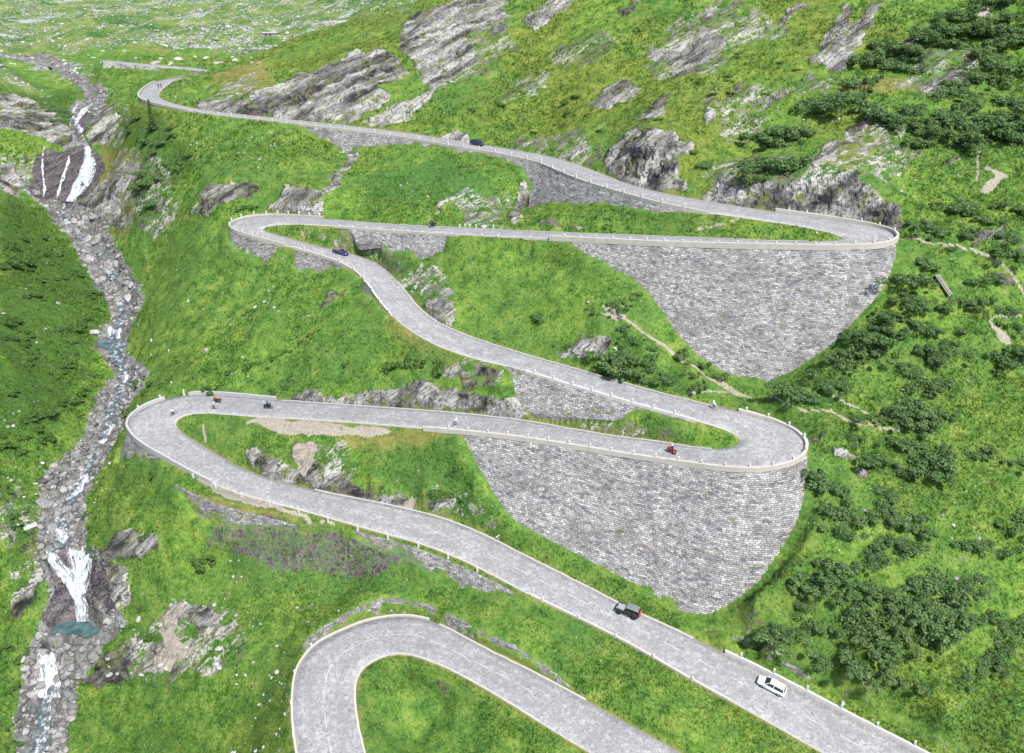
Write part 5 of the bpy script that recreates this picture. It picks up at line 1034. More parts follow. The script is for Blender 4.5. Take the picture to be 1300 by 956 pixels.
# meadows between the legs of the road
shrubs(T(660,220,[(480,640,40),(500,665,35),(600,598,18),(560,620,20),(365,675,32),(490,885,50),(470,920,40),(540,910,45),(640,900,35),(670,870,22),(550,822,32),(520,770,22),(790,900,26),(100,700,35),(440,215,18)])+T(660,440,[(500,70,60),(560,100,50),(640,60,40),(640,100,35),(690,155,45),(740,140,40),(620,150,35),(790,40,32),(860,120,35),(880,185,32),(910,80,38),(1000,125,38),(510,115,50)]),'dark green shrub on the meadow beneath the upper retaining wall','shrubs on the meadow under the upper wall')
shrubs([(193,160,8),(188,176,9),(170,150,7),(165,163,8),(178,145,8),(216,160,7),(220,168,6),(205,178,8),(236,195,8),(228,210,9),(210,205,7),(182,215,10),(188,228,11),(175,235,9),(205,222,9),(183,245,9),(195,255,8),(198,190,7)],'dark shrub on the rocky spur right of the high waterfall','shrubs on the spur by the high waterfall')
shrubs([(68,136,11),(80,142,9),(33,134,8),(55,132,8),(75,150,8)],'dark shrub on the bluff left of the upper cascade','shrubs on the bluff by the cascade')
shrubs(T(330,440,[(740,30,50),(790,60,50),(700,60,45),(980,590,30),(960,620,25),(880,700,40),(930,710,45),(1010,750,25),(600,690,20),(440,75,22),(100,130,16),(70,200,25),(130,195,25)])+T(0,440,[(1270,60,40),(1150,100,30),(1060,200,40),(1100,180,30),(870,235,35),(820,170,35),(740,190,45),(720,150,35),(690,290,35),(650,310,30),(770,620,35),(730,920,35)])+[(385,430,8),(365,440,8),(350,450,7),(395,420,7),(340,462,7),(305,262,8),(318,258,7),(180,770,6),(188,800,9),(196,804,8),(258,705,12),(270,700,10),(140,705,6),(118,690,8),(120,700,8),(115,665,6),(112,650,7),(560,455,11)],'low green shrub on the meadows left of the road bends','shrubs on the left meadows', lib=HEATH, name='meadow_shrub')
# heath on the left bank
LB = [(0,262),(40,285),(80,320),(120,365),(140,398),(118,420),(110,440),(125,470),(100,500),(60,545),(0,560)]
for u, v in rand_in(LB, 62): shrub(u, v, random.uniform(6, 12), 'low dark heath shrub on the steep left bank above the stream', 'heath on the left bank', lib=HEATH, name='heath_shrub')
for u, v in rand_in([(0,560),(60,550),(40,600),(30,650),(0,680)], 8): shrub(u, v, random.uniform(6, 9), 'low heath shrub on the left bank beside the lower stream', 'heath beside the lower stream', lib=HEATH, name='heath_shrub')
for u, v in rand_in([(0,800),(30,820),(25,900),(20,956),(0,956)], 7): shrub(u, v, random.uniform(8, 11), 'dark heath shrub in the bottom left corner', 'heath in the bottom left corner', lib=HEATH, name='heath_shrub')
for u, v in rand_in([(560,110),(760,60),(900,100),(850,150),(760,170),(640,170)], 14)+rand_in([(900,60),(1040,90),(1000,150),(900,170)], 10): shrub(u, v, random.uniform(4, 7), 'small heath shrub on the open hillside above the top road', 'heath above the top road', lib=HEATH, name='heath_shrub')
# one conifer
def conifer(u, v, hpx):
    p = ground([u], [v])[0]; h = hpx * proj(p)[2] / F / .95; root = bpy.data.objects.new('spruce_tree', None); COL.objects.link(root); root.location = p
    tag(root, 'single slim dark spruce below the top left road bend', 'tree', None, 'thing'); rs = random.Random(5); V = []; Fc = []; Tn = []
    for k in range(1500):
        q = rs.random() ** .8; z = h * (.08 + .92 * q); r = h * .20 * (1 - q) ** .9 * (.35 + .65 * abs(math.sin(q * 34))) * rs.uniform(.5, 1.05); a = rs.uniform(0, 6.28)
        c = Vector((r * math.cos(a), r * math.sin(a), z - r * .25)); d = Vector((math.cos(a), math.sin(a), -.35)).normalized(); s = d.cross(Vector((0, 0, 1))).normalized(); w = h * .018 * rs.uniform(.6, 1.4); i = len(V)
        V += [c - d * w * 2, c + s * w, c + d * w * 2, c - s * w]; Fc.append((i, i + 1, i + 2, i + 3)); Tn += [rs.random() * .6] * 4
    me = new_mesh('crown', [tuple(x) for x in V], Fc, MAT_SHRUB); face_attr(me, 'tint', np.stack([Tn, Tn, Tn, np.ones(len(Tn))], 1)); link('crown', me, root)
    bm = bmesh.new(); bmesh.ops.create_cone(bm, segments=8, radius1=h * .025, radius2=.02, depth=h * .98, cap_ends=True); bmesh.ops.translate(bm, verts=bm.verts, vec=(0, 0, h * .46)); me = bpy.data.meshes.new('trunk'); bm.to_mesh(me); bm.free(); me.materials.append(MAT_STEM); link('trunk', me, root)
conifer(195, 166, 36)
# ------------------------------------------------------------------ grass: far too many blades to count
def mat_grass():
    t = NT('grass_blades', .8, .15); v = t.coord('Object'); a = t.sep(t.attr('tint').outputs[0]); g2 = t.noise(v, .34, 4, .62)
    c = t.ramp(g2, [(.34, (.032, .084, .018)), (.44, (.072, .152, .026)), (.54, (.122, .212, .036)), (.66, (.200, .265, .060))])
    c = t.mix(t.ramp(a[0], [(0, (.6,) * 3), (.45, (0, 0, 0))]), c, (.050, .125, .016)); c = t.mix(t.ramp(a[0], [(.7, (0, 0, 0)), (1, (.7,) * 3)]), c, (.22, .29, .06))
    c = t.mix(t.ramp(t.noise(v, .028, 3, .6), [(.46, (0, 0, 0)), (.62, (.35,) * 3)]), c, (.125, .165, .028)); c = t.mix(a[1], c, (.34, .12, .40)); c = t.mix(a[2], c, (.23, .19, .07)); fa = t.attr('tint').outputs['Alpha']; c = t.mix(t.ramp(fa, [(.05, (1, 1, 1)), (.3, (0, 0, 0))]), c, (.46, .45, .36)); c = t.mix(t.math('MULTIPLY', t.ramp(fa, [(.5, (1, 1, 1)), (.8, (0, 0, 0))]), t.ramp(fa, [(.15, (0, 0, 0)), (.4, (1, 1, 1))])), c, (.42, .38, .03)); t.color(c); t.leafy(c, .5); return t.m
def build_grass(N=215000):
    ok = (U0 > -420) & (U0 < 1720) & (V0 > -60) & (V0 < 1080) & FRONT & (ROADD > .45) & (WALLFOOT < .5) & (rad[:, None] < 420) & (M_DIRT < .35)
    g = np.clip(1 - np.maximum(np.maximum(M_ROCK * 1.0, M_BED), M_WET), 0.06, 1) * (1 - .6 * M_SCREE)
    herb = mask([[(1020,300),(1310,220),(1310,960),(980,960),(900,800),(1010,690),(1040,560),(1000,500),(1080,420)]], 3, 6); HERB = herb
    g = g * (.30 + .9 * smooth01(.5 + 1.1 * fbm(X, Y, Z * 0, 11, 2, 311))) 
    wgt = ok * g * (rad[:, None] ** 2 + 0 * X) * SC ** 2 * np.clip(-(NRM * np.stack([X, Y, Z], -1)).sum(-1) / np.sqrt(X * X + Y * Y + Z * Z), .12, 1)
    p = (wgt / wgt.sum()).ravel(); pick = rng.choice(p.size, N, p=p); i, j = np.unravel_index(pick, X.shape)
    ra = rad[i] * np.exp(rng.uniform(-.5, .5, N) * (LR1 - LR0) / (NR - 1)); aa = az[j] + rng.uniform(-.5, .5, N) * (AZ1 - AZ0) / (NA - 1)
    x, y = ra * np.sin(aa), ra * np.cos(aa); z = H(x, y, PZ); dist = np.sqrt(x * x + y * y + z * z)
    pur = H(x, y, M_PURPLE) > .45; dry = H(x, y, M_DRY) * .8
    h = rng.uniform(.17, .44, N) * np.clip(dist / 150, .9, 1.9) * (1 + .5 * pur) * (1 - .4 * (dry > .4)); w = h * rng.uniform(.22, .42, N)
    patch = vnoise(x / 5, y / 5, z * 0, 3) * .25 + .5; tint = np.clip(patch + rng.normal(0, .24, N) , 0, 1); fl_ = rng.random(N) < .035
    K = 4; V = np.zeros((N, K, 3, 3), np.float32)
    for k in range(K):
        a = rng.uniform(0, 6.28, N); l = rng.uniform(.2, .9, N) * h; ox, oy = rng.normal(0, .22, N) * h, rng.normal(0, .22, N) * h
        cx, sx = np.cos(a), np.sin(a)
        V[:, k, 0] = np.stack([x + ox - sx * w * .5, y + oy + cx * w * .5, z - .12], 1); V[:, k, 1] = np.stack([x + ox + sx * w * .5, y + oy - cx * w * .5, z - .12], 1); V[:, k, 2] = np.stack([x + ox + cx * l, y + oy + sx * l, z + h], 1)
    me = new_mesh('grass', V.reshape(-1, 3), np.arange(N * K * 3).reshape(-1, 3), mat_grass())
    col = np.stack([tint, pur * (rng.random(N) < .60) * .9, dry * (rng.random(N) < .7), 1 - .5 * fl_ * (rng.random(N) < .5) - .4 * fl_], 1); face_attr(me, 'tint', np.repeat(col, K * 3, axis=0))
    tag(link('grass', me), 'bright green mountain grass with a patch of purple flowers', 'grass', None, 'stuff')
build_grass()
# ------------------------------------------------------------------ small stones nobody could count: scree, stream gravel, stones in the turf
def build_rubble(name, label, M, N, smin, smax, mat, sink=.3):
    ok = (U0 > -40) & (U0 < 1340) & (V0 > -40) & (V0 < 990) & FRONT & (ROADD > 1.0) & (WALLFOOT < .5)
    wgt = ok * M * (rad[:, None] ** 2 + 0 * X) * SC ** 2; p = (wgt / wgt.sum()).ravel(); i, j = np.unravel_index(rng.choice(p.size, N, p=p), X.shape)
    ra = rad[i] * np.exp(rng.uniform(-.5, .5, N) * (LR1 - LR0) / (NR - 1)); aa = az[j] + rng.uniform(-.5, .5, N) * (AZ1 - AZ0) / (NA - 1); x, y = ra * np.sin(aa), ra * np.cos(aa); z = H(x, y, PZ)
    bm = bmesh.new(); bmesh.ops.create_icosphere(bm, subdivisions=1, radius=1); base = np.array([v.co[:] for v in bm.verts]); fc = np.array([[v.index for v in f.verts] for f in bm.faces]); bm.free()
    s = smin * (smax / smin) ** (rng.random(N) ** 2.2); K = len(base); jit = 1 + rng.uniform(-.32, .32, (N, K, 1)); V = base[None] * jit * (s[:, None] * rng.uniform(.65, 1.3, (N, 3)))[:, None, :] * np.array([1, 1, .65])
    a = rng.uniform(0, 6.28, N); c, sn = np.cos(a)[:, None], np.sin(a)[:, None]; V = np.stack([V[..., 0] * c - V[..., 1] * sn, V[..., 0] * sn + V[..., 1] * c, V[..., 2]], -1) + np.stack([x, y, z + s * (.35 - sink)], -1)[:, None]
    me = new_mesh(name, V.reshape(-1, 3), (fc[None] + (np.arange(N) * K)[:, None, None]).reshape(-1, 3), mat); tn = np.repeat(rng.random(N), K); face_attr(me, 'tint', np.stack([tn] * 3 + [np.ones(N * K)], 1)); tag(link(name, me), label, 'stones', None, 'stuff')
def mat_stones(name, lo, hi):
    t = NT(name, .9, .2); a = t.sep(t.attr('tint').outputs[0])[0]; c = t.ramp(a, [(0, lo), (1, hi)]); t.color(t.mix(t.ramp(t.noise(t.coord('Object'), 2.2, 4, .7), [(.45, (0, 0, 0)), (.65, (.5,) * 3)]), c, (.10, .095, .085))); return t.m
build_rubble('scree', 'pale loose stones strewn over the far valley head at top left', M_SCREE * (.05 + np.clip(fbm(X * .6 + Y * .5, Y * .9 - X * .35, 0 * X, 26, 4, 411, .6), 0, 1) ** 1.3), 6500, .30, 1.7, mat_stones('scree_stone', (.15, .15, .152), (.42, .415, .405)))
build_rubble('stream_gravel', 'grey loose stones lining the bed of the mountain stream', np.clip(M_BED - M_WET, 0, 1) * (PM < .05) * (CHD > 1.0) * (.3 + np.clip(fbm(X, Y, Z, 6, 3, 421), 0, 1)), 4200, .18, .95, mat_stones('gravel_stone', (.070, .069, .069), (.31, .306, .300)))
build_rubble('turf_stones', 'small pale stones showing through the turf', np.clip(1 - M_ROCK - M_BED - M_DIRT - M_SCREE, 0, 1) * np.clip(fbm(X, Y, 0 * X, 18, 3, 431) - .15, 0, 1) ** 2, 900, .12, .5, mat_stones('turf_stone', (.22, .215, .20), (.48, .47, .44)))
# ------------------------------------------------------------------ vehicles, riders, hut and small things
class MB:
    def __init__(s): s.V = []; s.F = []
    def add(s, V, Fc): b = len(s.V); s.V += [tuple(v) for v in V]; s.F += [tuple(b + i for i in f) for f in Fc]; return s
    def loft(s, rings, cap=True):
        K = len(rings[0]); V = [p for r in rings for p in r]; Fc = [(i * K + j, i * K + (j + 1) % K, (i + 1) * K + (j + 1) % K, (i + 1) * K + j) for i in range(len(rings) - 1) for j in range(K)]
        if cap: Fc += [tuple(range(K))[::-1], tuple((len(rings) - 1) * K + j for j in range(K))]
        return s.add(V, Fc)
    def box(s, c, d, taper=1.0):
        x, y, z = c; a, b, h = (q / 2 for q in d)
        return s.loft([[(x - a, y - b, z - h), (x + a, y - b, z - h), (x + a, y + b, z - h), (x - a, y + b, z - h)], [(x - a * taper, y - b * taper, z + h), (x + a * taper, y - b * taper, z + h), (x + a * taper, y + b * taper, z + h), (x - a * taper, y + b * taper, z + h)]])
    def tube(s, pts, r, n=8):
        pts = [Vector(p) for p in pts]; rs = r if isinstance(r, (list, tuple)) else [r] * len(pts); rings = []; up = None
        for i, p in enumerate(pts):
            t = (pts[min(i + 1, len(pts) - 1)] - pts[max(i - 1, 0)]).normalized(); a = t.orthogonal().normalized() if up is None else (up - t * up.dot(t)).normalized(); up = a; b = t.cross(a)
            rings.append([p + (a * math.cos(2 * math.pi * k / n) + b * math.sin(2 * math.pi * k / n)) * rs[i] for k in range(n)])
        return s.loft(rings)
    def ring(s, c, R, r, n=28, m=8, wy=1.0):
        """a tyre standing in the x-z plane"""
        V = []; Fc = []
        for i in range(n):
            a = 2 * math.pi * i / n
            for j in range(m):
                b = 2 * math.pi * j / m; q = R + r * math.cos(b); V.append((c[0] + q * math.cos(a), c[1] + r * wy * math.sin(b), c[2] + q * math.sin(a)))
        for i in range(n):
            for j in range(m): Fc.append((i * m + j, i * m + (j + 1) % m, ((i + 1) % n) * m + (j + 1) % m, ((i + 1) % n) * m + j))
        return s.add(V, Fc)
    def disc(s, c, R, w, n=20):
        r0 = [(c[0] + R * math.cos(2 * math.pi * k / n), c[1] - w / 2, c[2] + R * math.sin(2 * math.pi * k / n)) for k in range(n)]; r1 = [(x, y + w, z) for x, y, z in r0]
        return s.loft([r0, r1])
    def build(s, name, mat, parent=None, bevel=0.0, smooth=False, sub=0):
        me = bpy.data.meshes.new(name); me.from_pydata(s.V, [], s.F); me.materials.append(mat); bm = bmesh.new(); bm.from_mesh(me)
        bmesh.ops.recalc_face_normals(bm, faces=bm.faces)
        if bevel: bmesh.ops.bevel(bm, geom=[e for e in bm.edges if e.calc_face_angle(0) > .5], offset=bevel, segments=2, affect='EDGES', profile=.6)
        for f in bm.faces: f.smooth = smooth
        bm.to_mesh(me); bm.free(); o = link(name, me, parent)
        if sub: md = o.modifiers.new('round', 'SUBSURF'); md.levels = sub; md.render_levels = sub
        return o
def paint(name, c, rough=.3, spec=.5, coat=.5):
    t = NT(name, rough, spec); nz = t.noise(t.coord('Object'), 3, 3); t.color(t.mix(nz, tuple(x * .92 for x in c), tuple(min(1, x * 1.08) for x in c))); t.set(t.b, 'Coat Weight', coat); return t.m
M_TYRE = plain('black_rubber', (.022, .022, .024), .85, .3); M_ALLOY = plain('grey_alloy', (.35, .35, .37), .35, .6, .7); M_GLASS = paint('dark_car_glass', (.02, .025, .032), .06, .6, .2); M_LAMP = paint('clear_lamp', (.75, .75, .72), .15, .6); M_RED = paint('red_lacquer', (.52, .025, .03)); M_TAIL = paint('red_lamp', (.4, .01, .01), .2)
M_BLACK = plain('black_plastic', (.02, .02, .022), .6, .4); M_CHROME = plain('bright_steel', (.5, .5, .52), .25, .6, .9); M_SEATL = plain('tan_leather', (.20, .13, .08), .6, .3)
def root(name, label, cat, group=None):
    o = bpy.data.objects.new(name, None); COL.objects.link(o); return tag(o, label, cat, group, 'thing')
def wheel(parent, x, y, R, w, rimc=None, name='wheel'):
    t = MB().ring((0, 0, 0), R - w * .42, w * .42, 26, 8, 1.15).build(name, M_TYRE, parent, smooth=True); t.location = (x, y, R)
    m = MB().disc((0, 0, 0), R * .66, w * .62, 18)
    for k in range(5):
        a = 2 * math.pi * k / 5; m.box((R * .33 * math.cos(a), math.copysign(w * .34, y), R * .33 * math.sin(a)), (.06, .03, .06))
    m.build('rim', rimc or M_ALLOY, t); return t
def section(x, hw, zb, zt, tum=.88): return [(x, -hw * .86, zb), (x, hw * .86, zb), (x, hw, zb + (zt - zb) * .35), (x, hw * .99, zb + (zt - zb) * .75), (x, hw * tum, zt), (x, -hw * tum, zt), (x, -hw * .99, zb + (zt - zb) * .75), (x, -hw, zb + (zt - zb) * .35)]
def car_body(parent, st, mat): return MB().loft([section(*q) for q in st]).build('body', mat, parent, .03, True)
def cabin_ring(x, hb, ht, zb, zt): return [(x, -hb, zb), (x, hb, zb), (x, ht, zt), (x, -ht, zt)]
def slab(rings, name, mat, parent, bevel=.02): return MB().loft(rings).build(name, mat, parent, bevel, False)
def road_place(o, Rd, u, v, sgn, lift=.02, idx=None, turn=0.0):
    ks = np.arange(Rd.n) if idx is None else Rd.rng(*idx)
    ua, va, _ = proj(Rd.A[ks]); ub, vb, _ = proj(Rd.B[ks]); ex, ey = ub - ua, vb - va; f = np.clip(((u - ua) * ex + (v - va) * ey) / (ex * ex + ey * ey + 1e-6), .08, .92)
    d = np.hypot(ua + ex * f - u, va + ey * f - v); j = int(np.argmin(d)); k = ks[j]; f = float(f[j]); p = on_road(Rd, k, f, lift)
    a, b = max(0, k - 2), min(Rd.n - 1, k + 2); t = Vector(on_road(Rd, b, f) - on_road(Rd, a, f)).normalized() * sgn
    if turn: t.rotate(Matrix.Rotation(turn, 3, 'Z'))
    y = Vector((0, 0, 1)).cross(t).normalized(); z = t.cross(y); o.matrix_world = Matrix(((t.x, y.x, z.x, p[0]), (t.y, y.y, z.y, p[1]), (t.z, y.z, z.z, p[2]), (0, 0, 0, 1)))
    return o
def hatchback(label, mat, cat='car', L=4.15):
    r = root('parked_car' if False else 'car', label, cat); h = L / 2
    car_body(r, [(-h, .70, .35, .82, .8), (-h + .12, .83, .25, .95), (-1.2, .88, .22, .98), (0, .89, .22, .97), (.9, .88, .22, .95), (1.55, .84, .23, .86), (h - .12, .74, .27, .72), (h, .58, .36, .6, .8)], mat)
    g = [cabin_ring(-h + .15, .70, .60, .93, .99), cabin_ring(-h + .5, .80, .60, .95, 1.42), cabin_ring(-.2, .82, .62, .95, 1.50), cabin_ring(.35, .82, .60, .95, 1.44), cabin_ring(1.12, .80, .66, .93, .97)]
    MB().loft(g).build('window', M_GLASS, r)
    slab([[(-h + .38, -.61, 1.40), (-h + .38, .61, 1.40), (-h + .40, .58, 1.44), (-h + .40, -.58, 1.44)], [(-.2, -.64, 1.49), (-.2, .64, 1.49), (-.2, .60, 1.535), (-.2, -.60, 1.535)], [(.40, -.62, 1.42), (.40, .62, 1.42), (.36, .58, 1.47), (.36, -.58, 1.47)]], 'roof', mat, r)
    m = MB()
    for s in (-1, 1):
        m.tube([(1.12, s * .79, .95), (.38, s * .60, 1.46)], .035, 6); m.tube([(-.3, s * .81, .97), (-.3, s * .62, 1.50)], .04, 6); m.tube([(-h + .22, s * .76, .95), (-h + .5, s * .60, 1.44)], .05, 6)
    m.build('pillar', mat, r)
    for x in (1.28, -1.27):
        for s in (-1, 1): wheel(r, x, s * .78, .32, .22)
    for s in (-1, 1):
        MB().box((h - .16, s * .58, .66), (.22, .24, .13)).build('headlight', M_LAMP, r, .02); MB().box((-h + .04, s * .62, .80), (.10, .16, .18)).build('tail_light', M_TAIL, r, .02); MB().box((.75, s * .95, 1.02), (.14, .18, .12)).build('wing_mirror', mat, r, .02)
    MB().box((h - .03, 0, .42), (.06, .9, .14)).build('grille', M_BLACK, r); MB().box((-h - .02, 0, .62), (.03, .5, .12)).build('number_plate', M_LAMP, r)
    return r
M_DKBLUE = paint('deep_blue_black_paint', (.012, .016, .045), .2); M_NAVY = paint('navy_paint', (.014, .022, .11), .22); M_WHITE = paint('white_car_paint', (.78, .78, .79), .25); M_OLIVE = paint('dark_olive_paint', (.022, .025, .022), .45, .4, .1); M_CANVAS = plain('grey_green_canvas', (.14, .155, .15), .9, .1); M_GREY_SHEEN = paint('grey_paint_with_sheen', (.24, .27, .28), .3)
road_place(hatchback('dark blue hatchback on the top road above the rubble stone wall', M_DKBLUE), R1, 607, 185, 1, idx=(11, 18))
w_ = hatchback('white car at the bottom edge beside the white parapet', M_WHITE, L=4.3); road_place(w_, R1, 979, 876, -1, idx=(103, 107))
def roadster():
    r = root('roadster', 'dark blue open roadster on the road below the middle left hairpin', 'car'); 
    car_body(r, [(-2.0, .62, .34, .70, .8), (-1.85, .80, .24, .86), (-1.2, .86, .2, .90), (-.9, .86, .2, .88), (.45, .86, .2, .86), (1.2, .85, .2, .82), (1.8, .76, .24, .66), (2.0, .52, .32, .52, .8)], M_NAVY)
    MB().loft([[(-.95, -.62, .86), (-.95, .62, .86), (-.95, .60, .93), (-.95, -.60, .93)], [(.42, -.62, .86), (.42, .62, .86), (.42, .60, .90), (.42, -.60, .90)]]).build('cockpit', M_BLACK, r, .02)
    for s in (-1, 1):
        st = MB().loft([[(-.75, s * .32 - .24, .88), (-.75, s * .32 + .24, .88), (-.62, s * .32 + .24, .88), (-.62, s * .32 - .24, .88)], [(-.86, s * .32 - .20, 1.20), (-.86, s * .32 + .20, 1.20), (-.76, s * .32 + .20, 1.20), (-.76, s * .32 - .20, 1.20)]]).build('seat', M_SEATL, r, .03); MB().box((-.45, s * .32, .93), (.42, .44, .08)).build('cushion', M_SEATL, st, .02)
        MB().box((1.78, s * .56, .63), (.22, .22, .12)).build('headlight', M_LAMP, r, .03); MB().box((-1.96, s * .55, .70), (.1, .24, .10)).build('tail_light', M_TAIL, r, .02); MB().box((.55, s * .92, .98), (.12, .16, .10)).build('wing_mirror', M_NAVY, r, .02)
    ws = MB().tube([(.62, -.70, .86), (.30, -.60, 1.24), (.30, .60, 1.24), (.62, .70, .86)], .03, 6).build('windscreen_frame', M_CHROME, r); MB().add([(.62, -.68, .87), (.31, -.58, 1.22), (.31, .58, 1.22), (.62, .68, .87), (.64, -.68, .87), (.33, -.58, 1.22), (.33, .58, 1.22), (.64, .68, .87)], [(0, 1, 2, 3), (7, 6, 5, 4), (0, 4, 5, 1), (1, 5, 6, 2), (2, 6, 7, 3), (3, 7, 4, 0)]).build('pane', M_GLASS, ws)
    MB().ring((.18, .32, 1.0), .17, .018, 18, 5).build('steering_wheel', M_BLACK, r); MB().box((-1.2, 0, .93), (.55, 1.15, .10)).build('folded_roof', M_CANVAS, r, .04)
    for x in (1.25, -1.2):
        for s in (-1, 1): wheel(r, x, s * .76, .31, .21)
    return r
road_place(roadster(), R1, 432, 322.5, 1, idx=(49, 54))
def jeep():
    r = root('jeep', 'black open sided off-road car with a red spare wheel cover and canvas top', 'car')
    MB().loft([section(-1.95, .74, .50, 1.06, .98), section(-1.85, .78, .48, 1.10, .98), section(.45, .78, .48, 1.10, .98), section(.55, .76, .50, 1.10, .97)]).build('body', M_OLIVE, r, .03)
    MB().loft([section(.5, .70, .55, 1.12, .92), section(1.2, .62, .55, 1.10, .9), section(1.72, .56, .55, 1.06, .9)]).build('bonnet', M_GREY_SHEEN, r, .04)  # reflection on the dark bonnet painted in as lighter grey
    g = MB().box((1.76, 0, .84), (.08, 1.1, .5)).build('grille', M_BLACK, r, .02)
    m = MB()
    for k in range(7): m.box((1.81, -.3 + k * .1, .84), (.02, .04, .36))
    m.build('slot', M_GREY_SHEEN, g)
    for s in (-1, 1):
        MB().disc((0, 0, 0), .13, .06, 16).build('headlight', M_LAMP, r).matrix_local = Matrix.Translation((1.82, s * .43, .92)) @ Matrix.Rotation(math.pi / 2, 4, 'Z')
        MB().tube([(.72, s * .86, .78), (.95, s * .86, 1.02), (1.5, s * .86, 1.02), (1.85, s * .86, .86)], .11, 8).build('fender', M_BLACK, r); MB().tube([(-1.80, s * .86, .80), (-1.55, s * .86, 1.02), (-1.0, s * .86, 1.02), (-.72, s * .86, .80)], .10, 8).build('fender', M_BLACK, r)
        MB().tube([(.50, s * .70, 1.10), (.22, s * .66, 1.68), (-.62, s * .66, 1.74), (-.66, s * .70, 1.08)], .035, 6).build('roll_bar', M_BLACK, r); MB().tube([(-.62, s * .66, 1.74), (-1.70, s * .66, 1.70), (-1.90, s * .72, 1.08)], .035, 6).build('roll_bar', M_BLACK, r)
        MB().box((-1.96, s * .66, .92), (.06, .14, .24)).build('tail_light', M_TAIL, r, .02); MB().box((.52, s * .92, 1.22), (.12, .20, .20)).build('wing_mirror', M_BLACK, r, .02); MB().box((-.05, s * .34, 1.12), (.45, .42, .1)).build('seat', M_BLACK, r, .02); MB().box((-.30, s * .34, 1.38), (.12, .42, .55)).build('backrest', M_BLACK, r, .03)
        MB().box((-.1, s * .84, .52), (1.2, .12, .06)).build('side_step', M_BLACK, r)
    ws = MB().tube([(.52, -.70, 1.10), (.26, -.66, 1.66), (.26, .66, 1.66), (.52, .70, 1.10)], .035, 6).build('windscreen_frame', M_OLIVE, r); MB().loft([[(.50, -.67, 1.12), (.50, .67, 1.12), (.53, .67, 1.12), (.53, -.67, 1.12)], [(.26, -.63, 1.64), (.26, .63, 1.64), (.29, .63, 1.64), (.29, -.63, 1.64)]]).build('pane', M_GLASS, ws)
    MB().loft([[(.30, -.72, 1.66), (.30, .72, 1.66), (.30, .68, 1.74), (.30, -.68, 1.74)], [(-.7, -.73, 1.72), (-.7, .73, 1.72), (-.7, .68, 1.81), (-.7, -.68, 1.81)], [(-1.78, -.72, 1.66), (-1.78, .72, 1.66), (-1.76, .66, 1.75), (-1.76, -.66, 1.75)]]).build('canvas_roof', M_CANVAS, r, .03)
    MB().loft([[(-1.96, -.70, 1.10), (-1.96, .70, 1.10), (-1.92, .70, 1.10), (-1.92, -.70, 1.10)], [(-1.80, -.68, 1.68), (-1.80, .68, 1.68), (-1.76, .68, 1.68), (-1.76, -.68, 1.68)]]).build('rear_panel', M_GLASS, r)
    sp = MB().disc((0, 0, 0), .46, .30, 26).build('spare_wheel', M_RED, r, .05); sp.matrix_local = Matrix.Translation((-2.12, 0, 1.02)) @ Matrix.Rotation(math.pi / 2, 4, 'Z')
    MB().disc((0, .155, 0), .15, .03, 16).build('emblem', paint('white_patch', (.75, .72, .70), .5), sp)
    MB().box((1.92, 0, .60), (.14, 1.45, .16)).build('bumper', M_BLACK, r, .03); MB().box((-2.02, 0, .58), (.12, 1.45, .16)).build('bumper', M_BLACK, r, .03)
    for x in (1.25, -1.28):
        for s in (-1, 1): wheel(r, x, s * .84, .42, .30, M_BLACK)
    return r
road_place(jeep(), R1, 795, 778, -1, idx=(99, 104), turn=math.radians(7))
